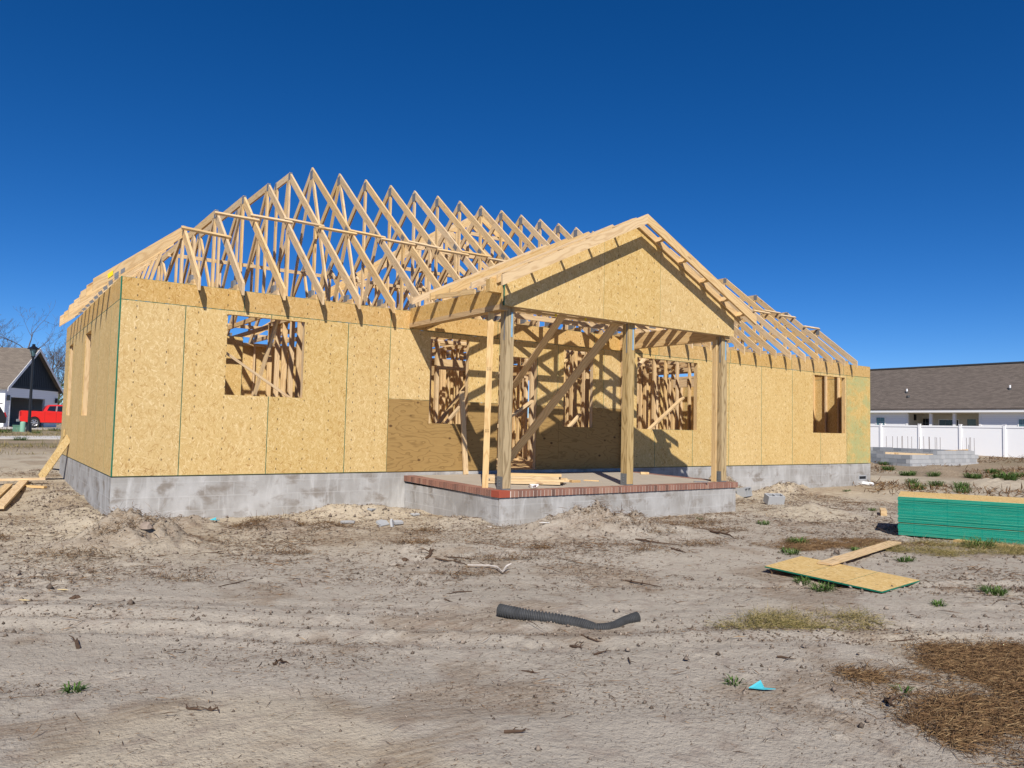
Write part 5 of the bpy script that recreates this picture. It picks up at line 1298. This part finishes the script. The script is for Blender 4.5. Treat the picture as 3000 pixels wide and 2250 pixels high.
rwin(2700, 2724, 1226, 1248, WX + rec, 'glass_dark', (2, 2), fr='soffit_cream'); rwin(2752, 2808, 1230, 1258, WX + rec, 'glass_dark', (3, 1), 'sliding_door', 'trim_white'); rwin(2834, 2860, 1228, 1248, WX + rec, 'screen_green', (1, 1), fr='soffit_cream')
for px in (2726, 2795):
    y = yR(px); put('porch_column', G().box((WX, y - .11, -.6), (WX + .22, y + .11, 2.72)), 'trim_white', rh)
for y in (yb_ + .07, yc - .07): put('corner_trim', G().box((WX - .03, y - .09, -.6), (WX - .002, y + .09, 2.79)), 'trim_white', rh)
q = on_x(2669, 1223, WX + 1.0); put('wall_lamp', G().box((WX + 1.0, yb_ - .14, q[2] - .25), (WX + 1.18, yb_ - .002, q[2] + .25)), 'black_paint', rh)

# block foundation of the next lot, batter boards and reinforcement rods
BX, BY = 33.6, 6.0; bzg = -0.62
bf = tag(empty('block_foundation', (BX, BY, bzg)), 'low grey concrete block foundation on the next lot', 'foundation')
bproto = {}
def cmu(axis, c, mat):
    key = (axis, mat)
    if key in bproto: clone(bproto[key], c, bf); return
    hx, hy = (.195, .095) if axis == 'x' else (.095, .195)
    bproto[key] = put('concrete_block', G().box((c[0] - hx, c[1] - hy, c[2] - .095), (c[0] + hx, c[1] + hy, c[2] + .095)), mat, bf)
for row in range(3):
    z_ = bzg - 0.06 + .2 * row + .1
    for k in range(11): cmu('y', V(BX + .1, BY + .2 + .4 * k + (.2 if row % 2 else 0), z_), 'block_grey')  # darker blocks: the weaker sun on this face is put into the colour
    for k in range(17): cmu('x', V(BX + .4 + .4 * k + (-.2 if row % 2 else 0), BY + .1, z_), 'block_light')  # lighter blocks: the sunlit face is painted brighter than the side
for row in range(4):
    z_ = bzg - 0.06 + .2 * row + .1
    if row == 3:
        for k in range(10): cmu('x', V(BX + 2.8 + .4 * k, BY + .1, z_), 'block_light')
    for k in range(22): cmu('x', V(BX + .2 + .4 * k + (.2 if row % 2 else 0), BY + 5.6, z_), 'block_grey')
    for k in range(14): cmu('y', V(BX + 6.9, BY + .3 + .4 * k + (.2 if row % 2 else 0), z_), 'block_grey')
put('mortar_core', G().box((BX + .03, BY + .03, bzg - .2), (BX + .17, BY + 4.7, bzg + .52)).box((BX + .17, BY + .03, bzg - .2), (BX + 6.9, BY + .17, bzg + .52)), 'mortar', bf)
ORD = 'first second third fourth fifth sixth seventh eighth ninth tenth eleventh twelfth thirteenth fourteenth fifteenth sixteenth seventeenth eighteenth nineteenth'.split()
rods = [2597, 2615, 2628, 2642, 2645, 2660, 2671, 2694, 2707, 2722, 2724, 2740, 2745, 2755, 2819, 2832, 2839, 2843, 2855]
for k, px in enumerate(rods):
    q = on_y(px, 1312, BY + 5.6 if k < 9 else BY + 3.2); tlt = random.uniform(-.06, .06)
    place_w = 'over the left half' if k < 9 else 'over the right half'
    g = G(); g.tube([V(q[0], q[1], bzg), V(q[0] + tlt, q[1], 0.78 + random.uniform(-.03, .03))], [.011, .011], 5)
    tag(put('reinforcement_rod', g, 'rust'), '%s steel rod from the left of those standing in the block foundation' % ORD[k], 'rod', 'reinforcement rods in the block foundation')
def batter(pxs, label, mat='lumber'):
    (ax_, ay_), (bx2, by2), hgt, legs, dep = pxs
    a = at(ax_, ay_, dep); b = at(bx2, by2, dep + .6); o = tag(empty('batter_board', V(a[0], a[1], H(a[0], a[1]))), label, 'batter board', 'batter boards round the next lot')
    put('rail', G().beam(a, b, .03, .14), mat, o)
    for t in legs:
        q = lerp(a, b, t); q = q - F2 * 0.04; gzz = H(q[0], q[1])
        put('stake', G().beam(V(q[0], q[1], gzz - .1), V(q[0], q[1], q[2] + .05), .09, .11, (0, 1, 0)), mat, o)
    q = lerp(a, b, legs[-1]); put('kicker', G().beam(V(q[0], q[1], q[2] - .15), V(q[0] + .5, q[1] - .45, H(q[0] + .5, q[1] - .45)), .04, .08), mat, o)
batter(((2593, 1328), (2733, 1334), .5, (0.21, 0.25, 0.86), 37.0), 'long yellow batter board in front of the grey blocks')
batter(((2766, 1324), (2836, 1320), .5, (0.5, 0.76), 39.0), 'reddish batter board before the taller block wall', 'old_lumber')
batter(((2860, 1316), (2922, 1316), .5, (0.15, 0.45, 0.75), 46.0), 'thin weathered batter board right of the blocks', 'old_lumber')

# ------------------------------------------------------------------ litter, straw and grass on the ground
def spindles(name, x, y, ln, wd, az, tilt, tone, mat, lab, cat, lift=0.004, curve=0.0):
    n_ = len(x); z = height(x, y) + lift
    d = np.stack([np.cos(az) * np.cos(tilt), np.sin(az) * np.cos(tilt), np.sin(tilt)], 1)
    s_ = np.stack([-np.sin(az), np.cos(az), np.zeros(n_)], 1); u = np.cross(d, s_)
    p = np.stack([x, y, z], 1); L_ = ln[:, None]; W_ = wd[:, None]
    mid = p + d * L_ * .5 + s_ * (rng.normal(0, .05, n_)[:, None] * L_) + V(0, 0, 1) * (curve * L_)
    v = np.stack([p, mid + s_ * W_ * .5, mid - s_ * W_ * .5, mid + np.abs(u) * W_ * .6, p + d * L_ + V(0, 0, -.3) * (curve * L_)], 1).reshape(-1, 3)
    b = (np.arange(n_) * 5)[:, None]
    f = np.concatenate([b + np.array(t)[None, :] for t in ((0, 1, 3), (0, 3, 2), (0, 2, 1), (4, 3, 1), (4, 2, 3), (4, 1, 2))], 0)
    return spindle_mesh(name, v, f, np.clip(tone, 0, 1).repeat(5), mat, lab=lab, cat=cat)
def area_sample(n_, dens):
    """random ground points kept with probability dens(x, y)"""
    X_, Y_ = [], []
    tot = 0
    while tot < n_:
        x = rng.uniform(-5.5, 14.5, n_ * 2); y = rng.uniform(-10.4, 9.0, n_ * 2)
        k = (rng.random(n_ * 2) < dens(x, y)) & ~((x > 4.4) & (x < 9.7) & (y > -2.9)) & ~((x > -.05) & (y > -.05)); X_.append(x[k]); Y_.append(y[k]); tot += k.sum()
    return np.concatenate(X_)[:n_], np.concatenate(Y_)[:n_]
def d_litter(x, y):
    a = vnoise(x * 0.9, y * 0.9, 101); b = vnoise(x * 3.1, y * 3.1, 103)
    dd = (x - CAM[0]) * 0.57 + (y - CAM[1]) * 0.82; ss = (x - CAM[0]) * 0.82 - (y - CAM[1]) * 0.57
    stk = sstep(.56, .74, vnoise(ss * .55, dd * 3.2, 121)) * sstep(7.5, 6.0, dd)
    near_house = np.exp(-((y + 3.2) / 2.2) ** 2)
    return np.clip(0.05 + .14 * sstep(5.0, 3.6, dd) + near_house * (0.25 * a + 1.5 * np.clip(b - .55, 0, 1)) + 1.5 * np.clip(a - .58, 0, 1) + 1.2 * np.clip(b - .74, 0, 1) + .55 * stk, 0, 1)
TRK = math.atan2(-.57, .82)
def near_scale(x, y): return np.clip(np.hypot(x - CAM[0], y - CAM[1]) / 7.0, .5, 1.2)
n = 80000; x, y = area_sample(n, d_litter)
spindles('fine_litter', x, y, (rng.gamma(2.0, .016, n) + .012) * near_scale(x, y), rng.uniform(.002, .006, n) * near_scale(x, y), rng.normal(TRK, 1.0, n), rng.normal(.05, .14, n), rng.beta(1.3, 2.6, n), 'litter', 'fine brown roots and bark bits strewn over the sand', 'litter')
n = 3400; x, y = area_sample(n, d_litter)
spindles('twig_litter', x, y, (rng.gamma(2.2, .045, n) + .04) * near_scale(x, y), rng.uniform(.004, .010, n) * near_scale(x, y), rng.uniform(0, 6.28, n), rng.normal(.06, .12, n), rng.beta(1.3, 2.6, n), 'litter', 'loose brown twigs and roots lying on the sand', 'litter', .008, .02)
def d_clod(x, y):
    d = (x - CAM[0]) * 0.57 + (y - CAM[1]) * 0.82
    ss = (x - CAM[0]) * 0.82 - (y - CAM[1]) * 0.57; stk = sstep(.56, .74, vnoise(ss * .55, d * 3.2, 121)) * sstep(7.5, 6.0, d)
    a = vnoise(x * 0.8, y * 0.8, 93); m_ = np.zeros_like(x)
    for mx, my, h, rx, ry, aa in MOUNDS[:13]: m_ = np.maximum(m_, np.exp(-((x - mx) / rx) ** 2 - ((y - my) / ry) ** 2))
    return np.clip(.035 + .10 * sstep(5.0, 3.6, d) + 1.2 * np.clip(a - .52, 0, 1) + .5 * np.exp(-((d - 5.4) / .4) ** 2) + .5 * m_ + .6 * stk, 0, 1)
n = 32000; x, y = area_sample(n, d_clod); s_ = (rng.gamma(1.6, .0055, n) + .005) * near_scale(x, y)
spindles('soil_crumbs', x, y, s_ * 1.4, s_ * 1.25, rng.uniform(0, 6.28, n), rng.normal(0, .2, n), rng.beta(2, 2, n), 'crumb', 'small grey brown soil crumbs scattered over the sand', 'soil', .0)
def patch_points(n_, patches):
    X_, Y_ = [], []
    wts = np.array([p[2] * p[3] * p[5] for p in patches]); wts /= wts.sum()
    for (cx, cy, rx, ry, a, k), w in zip(patches, wts):
        m_ = int(n_ * w * 2.2); u = rng.uniform(-1.2, 1.2, m_); v = rng.uniform(-1.2, 1.2, m_)
        ca, sa = math.cos(a), math.sin(a); x = cx + u * rx * ca - v * ry * sa; y = cy + u * rx * sa + v * ry * ca
        r_ = np.sqrt(u * u + v * v) + 1.1 * fbm(x, y, 1.6, 4, 51); kk = rng.random(m_) < sstep(1.15, .5, r_) * (0.2 + 1.1 * sstep(.3, .65, vnoise(x * 3.0, y * 3.0, 107))); X_.append(x[kk]); Y_.append(y[kk])
    return np.concatenate(X_), np.concatenate(Y_)
x, y = patch_points(52000, [p for p in STRAW_PATCHES if p[5] >= .7]); n = len(x)
spindles('dead_straw', x, y, rng.gamma(3, .022, n) + .03, rng.uniform(.0022, .0045, n), rng.normal(TRK, 1.1, n), rng.normal(.08, .16, n), rng.beta(1.7, 1.9, n), 'dead_straw', 'matted brown dead grass lying in patches on the sand', 'straw', .004, .05)
x, y = patch_points(16000, [p for p in STRAW_PATCHES if p[5] < .7]); n = len(x)
spindles('dry_grass', x, y, rng.gamma(3, .02, n) + .03, rng.uniform(.002, .004, n), rng.uniform(0, 6.28, n), rng.normal(.28, .32, n), rng.beta(1.6, 1.5, n), 'yellow_grass', 'sparse yellow green grass growing in thin patches', 'grass', .003, .04)
# straw on the dirt piles along the foundation
sp = [(1.55, -1.75, .5, .28, .2, 1), (2.2, -2.1, .45, .22, -.5, 1), (-0.05, -2.15, .6, .4, -.4, .9), (5.6, -4.1, 1.0, .4, -.4, .6), (2.9, -3.4, .35, .2, 0, 1), (3.9, -4.6, .3, .15, .3, 1), (3.1, -4.9, .5, .12, -.4, .8), (4.9, -5.5, .35, .15, -.3, 1), (12.2, -.8, .6, .3, 0, .6), (-.6, -2.6, .5, .2, -.5, .5), (1.2, -3.3, .6, .15, -.5, .6), (.2, -4.3, .5, .12, -.6, .5), (2.4, -5.3, .4, .12, -.6, .5), (4.0, -3.3, .4, .2, 0, .7), (3.4, -2.6, .3, .2, 0, .7), (6.8, -4.4, .7, .25, -.4, .7), (7.6, -3.9, .5, .2, 0, .5), (-1.5, -1.0, .5, .3, .5, .5), (-1.2, .6, .4, .5, .5, .5), (5.6, -5.2, .6, .2, -.5, .7)]
x, y = patch_points(14000, sp); n = len(x)
spindles('pile_straw', x, y, rng.gamma(3, .02, n) + .03, rng.uniform(.003, .006, n), rng.uniform(0, 6.28, n), rng.normal(.25, .35, n), rng.beta(1.4, 2.2, n), 'dead_straw', 'reddish brown straw tangled on the small dirt piles', 'straw', .006, .08)
# green tufts, each a plant of its own
def tuft(px, py, r_, nb, label, mat='green_grass', ht=.12):
    q = gz(px, py); n_ = nb
    az = rng.uniform(0, 6.28, n_); rr = r_ * np.sqrt(rng.random(n_)); bx_ = q[0] + rr * np.cos(az); by_ = q[1] + rr * np.sin(az) * .7; bz_ = height(bx_, by_)
    az2 = az + rng.normal(0, .8, n_); hh = ht * rng.uniform(.25, 1.15, n_); out = ht * rng.uniform(.4, 1.6, n_); w_ = np.maximum(.004, r_ * .03) * rng.uniform(.6, 1.3, n_)
    p = np.stack([bx_, by_, bz_ - .005], 1); d = np.stack([np.cos(az2), np.sin(az2), np.zeros(n_)], 1); s_ = np.stack([-np.sin(az2), np.cos(az2), np.zeros(n_)], 1) * w_[:, None]
    mid = p + d * (out * .5)[:, None]; mid[:, 2] += hh * .8; tip = p + d * out[:, None]; tip[:, 2] += hh * rng.uniform(.3, .95, n_)
    v = np.stack([p - s_, p + s_, mid + s_ * .8, mid - s_ * .8, tip], 1).reshape(-1, 3)
    b = (np.arange(n_) * 5)[:, None]
    f = np.concatenate([b + np.array(t)[None, :] for t in ((0, 1, 2), (0, 2, 3), (3, 2, 4))], 0)
    o = spindle_mesh('grass_tuft', v, f, rng.beta(2, 2, n_).repeat(5), mat, origin=q)
    tag(o, label, 'grass tuft', 'green weed tufts on the plot', kind='thing')
TUFTS = [(2340, 1595, .16, 90, 'green weed clump in the brown straw above the flat sheathing'), (2315, 1622, .13, 70, 'green weed clump left of the flat sheathing back corner'), (2512, 1615, .10, 60, 'green weed beside the plank on the flat sheathing'),
         (2650, 1645, .12, 60, 'green weed in the straw below the green bundle'), (2352, 1708, .10, 60, 'green weed under the green edge of the flat sheathing'), (2410, 1730, .14, 70, 'wider green weed along the front edge of the flat sheathing'),
         (2912, 1738, .14, 90, 'dense green weed on open sand right of the flat sheathing'), (2750, 1775, .06, 40, 'small green weed on the sand near the right edge'), (218, 2028, .05, 26, 'tiny green sprout alone on the near sand'),
         (2238, 1538, .12, 60, 'low green weed on the sand beyond the porch corner'), (2555, 1498, .10, 50, 'low green weed left of the green bundle'), (2120, 1470, .08, 40, 'green weed close to the porch end'), (2390, 1415, .10, 40, 'green weed by the white pipe'), (2480, 1440, .12, 50, 'green weed in the sand before the far house corner'),
         (2050, 1522, .06, 26, 'small green weed at the foot of the porch front'), (2150, 2008, .05, 20, 'thin green sprout left of the cyan scrap'), (2640, 2030, .05, 14, 'tall green sprout at the straw edge'), (2870, 1605, .25, 90, 'broad green weed in the dry grass below the bundle'),
         (2590, 1363, .5, 110, 'bushy weed left of the grey blocks'), (2603, 1378, .55, 120, 'dark weed in front of the grey blocks'), (2660, 1394, .6, 130, 'green weed clump in the middle of the far dirt'), (2735, 1396, .45, 90, 'smaller weed right of the middle clump'), (2850, 1402, .6, 120, 'tall weed on the far dirt right of the blocks'),
         (2910, 1387, .6, 120, 'upper green weed clump near the right edge'), (2945, 1402, .75, 150, 'largest green weed clump near the right edge'), (2985, 1398, .6, 110, 'green weed clump cut by the right edge'), (2742, 1424, .4, 90, 'weed behind the green bundle left end'), (2672, 1417, .4, 80, 'weed left of the one behind the bundle'), (2685, 1434, .45, 90, 'weed just above the green bundle corner'), (2818, 1430, .45, 90, 'weed above the middle of the green bundle'), (2820, 1444, .4, 80, 'weed touching the top line of the green bundle'),
         (60, 1290, .5, 80, 'weed clump on the verge by the concrete path'), (160, 1262, .7, 110, 'green weeds beyond the concrete path near the lamp'), (15, 1268, .7, 90, 'green weeds beside the path at the photo edge'), (105, 1270, .5, 70, 'green weed between lamp and path')]
for px, py, r_, nb, lab in TUFTS:
    far_ = r_ >= .4
    tuft(px, py, r_ * (.5 if far_ else .8), int(nb * 1.7), lab, ht=.17 + .05 * r_ if far_ else max(.05, r_ * .55))
# thin far grass so that the open field reads as growth
n = 14000; x = rng.uniform(16, 47, n); y = rng.uniform(-9, 7.5, n); k = vnoise(x * .3, y * .5, 113) > .5; x, y = x[k], y[k]; n = len(x)
spindles('field_grass', x, y, rng.gamma(3, .05, n) + .05, rng.uniform(.015, .04, n), rng.uniform(0, 6.28, n), rng.normal(.35, .35, n), rng.beta(1.2, 2.0, n), 'dead_straw', 'dry brownish grass over the far dirt', 'grass', .0)
n = 16000; x = rng.uniform(-14, 7, n); y = rng.uniform(13, 52, n); k = vnoise(x * .25, y * .35, 117) > .42; x, y = x[k], y[k]; n = len(x)
spindles('verge_grass', x, y, rng.gamma(3, .05, n) + .05, rng.uniform(.01, .02, n), rng.uniform(0, 6.28, n), rng.normal(.8, .4, n), rng.beta(1.6, 1.6, n), 'yellow_grass', 'short dry grass on the verge past the house end', 'grass', .0)
# individual sticks and roots
def stick(pxs, r_, label, mat='dark_wood_bits', dz=.01):
    q = [gz(*p_) for p_ in pxs]
    for i, p_ in enumerate(q): p_[2] += r_ * .8 + dz * (i % 2)
    fine_ = []
    for a, b in zip(q, q[1:]):
        for t in (0, .33, .66): fine_.append(lerp(a, b, t) + V(random.gauss(0, 1), random.gauss(0, 1), abs(random.gauss(0, .5))) * r_ * .8)
    fine_.append(q[-1]); k = len(fine_); g = G()
    g.tube(fine_, [r_ * random.uniform(.7, 1.15) * (1 - .75 * (i / (k - 1)) ** 2) for i in range(k)], 6)
    for br_ in range(2):
        i = random.randrange(1, k - 1); e = fine_[i] + V(random.gauss(0, 1), random.gauss(0, 1), .3) * r_ * 5; g.tube([fine_[i], lerp(fine_[i], e, .5) + V(0, 0, r_), e], [r_ * .45, r_ * .3, r_ * .12], 5)
    tag(put('dead_root', g, mat), label, 'root', 'dead roots and sticks on the sand')
STK = [([(2080, 1560), (2110, 1568), (2150, 1580)], .03, 'thick dark bark piece near the porch corner pile'), ([(1700, 1862), (1735, 1880), (1775, 1888)], .012, 'dark stick just below the corrugated pipe'), ([(1742, 1920), (1790, 1912)], .009, 'short straight stick below the pipe on open sand'), ([(1668, 1898), (1705, 1908)], .016, 'brown bark flake below the pipe'),
       ([(795, 1952), (820, 1944), (848, 1948)], .014, 'curved dark root on the near sand'), ([(614, 2083), (640, 2095)], .012, 'forked twig on the near sand'), ([(545, 2080), (595, 2088)], .010, 'pale brown stick beside the forked twig'), ([(213, 1905), (225, 1880)], .02, 'upright looking dark chip on the left sand'), ([(2275, 1928), (2330, 1938)], .012, 'dark twig above the cyan scrap'),
       ([(2600, 2060), (2625, 2085)], .02, 'dark bark piece at the straw patch edge'), ([(1480, 2146), (1540, 2150)], .012, 'dark stick at the very bottom of the picture'), ([(1250, 1640), (1262, 1620), (1275, 1615)], .025, 'stubby root end beside the fanned roots'), ([(1275, 1640), (1330, 1650), (1370, 1658)], .014, 'fanned brown root bundle on the sand'), ([(1290, 1632), (1370, 1640), (1430, 1658)], .010, 'long thin root above the bleached strip'),
       ([(1380, 1735), (1330, 1740), (1300, 1745)], .009, 'wavy root left of the corrugated pipe top'), ([(1835, 1704), (1880, 1716), (1940, 1722)], .016, 'flat weathered stick above the pipe end'), ([(1865, 1585), (1920, 1595), (2000, 1600)], .022, 'long dark branch lying on the pile before the porch'), ([(1970, 1610), (2010, 1625)], .016, 'short dark branch at the pile foot'), ([(1303, 1760), (1325, 1768)], .010, 'small bent twig left of the pipe'), ([(1530, 1968), (1580, 1978)], .008, 'thin curved twig in the middle of the near sand'), ([(1840, 1930), (1848, 1952)], .008, 'small dark twig right of centre on the near sand'), ([(640, 1722), (700, 1710), (745, 1696)], .008, 'thin branching root on the left sand'), ([(2600, 1885), (2690, 1878)], .008, 'thin twig above the right straw patch')]
for p_, r_, lab in STK: stick(p_, r_ * .7, lab)
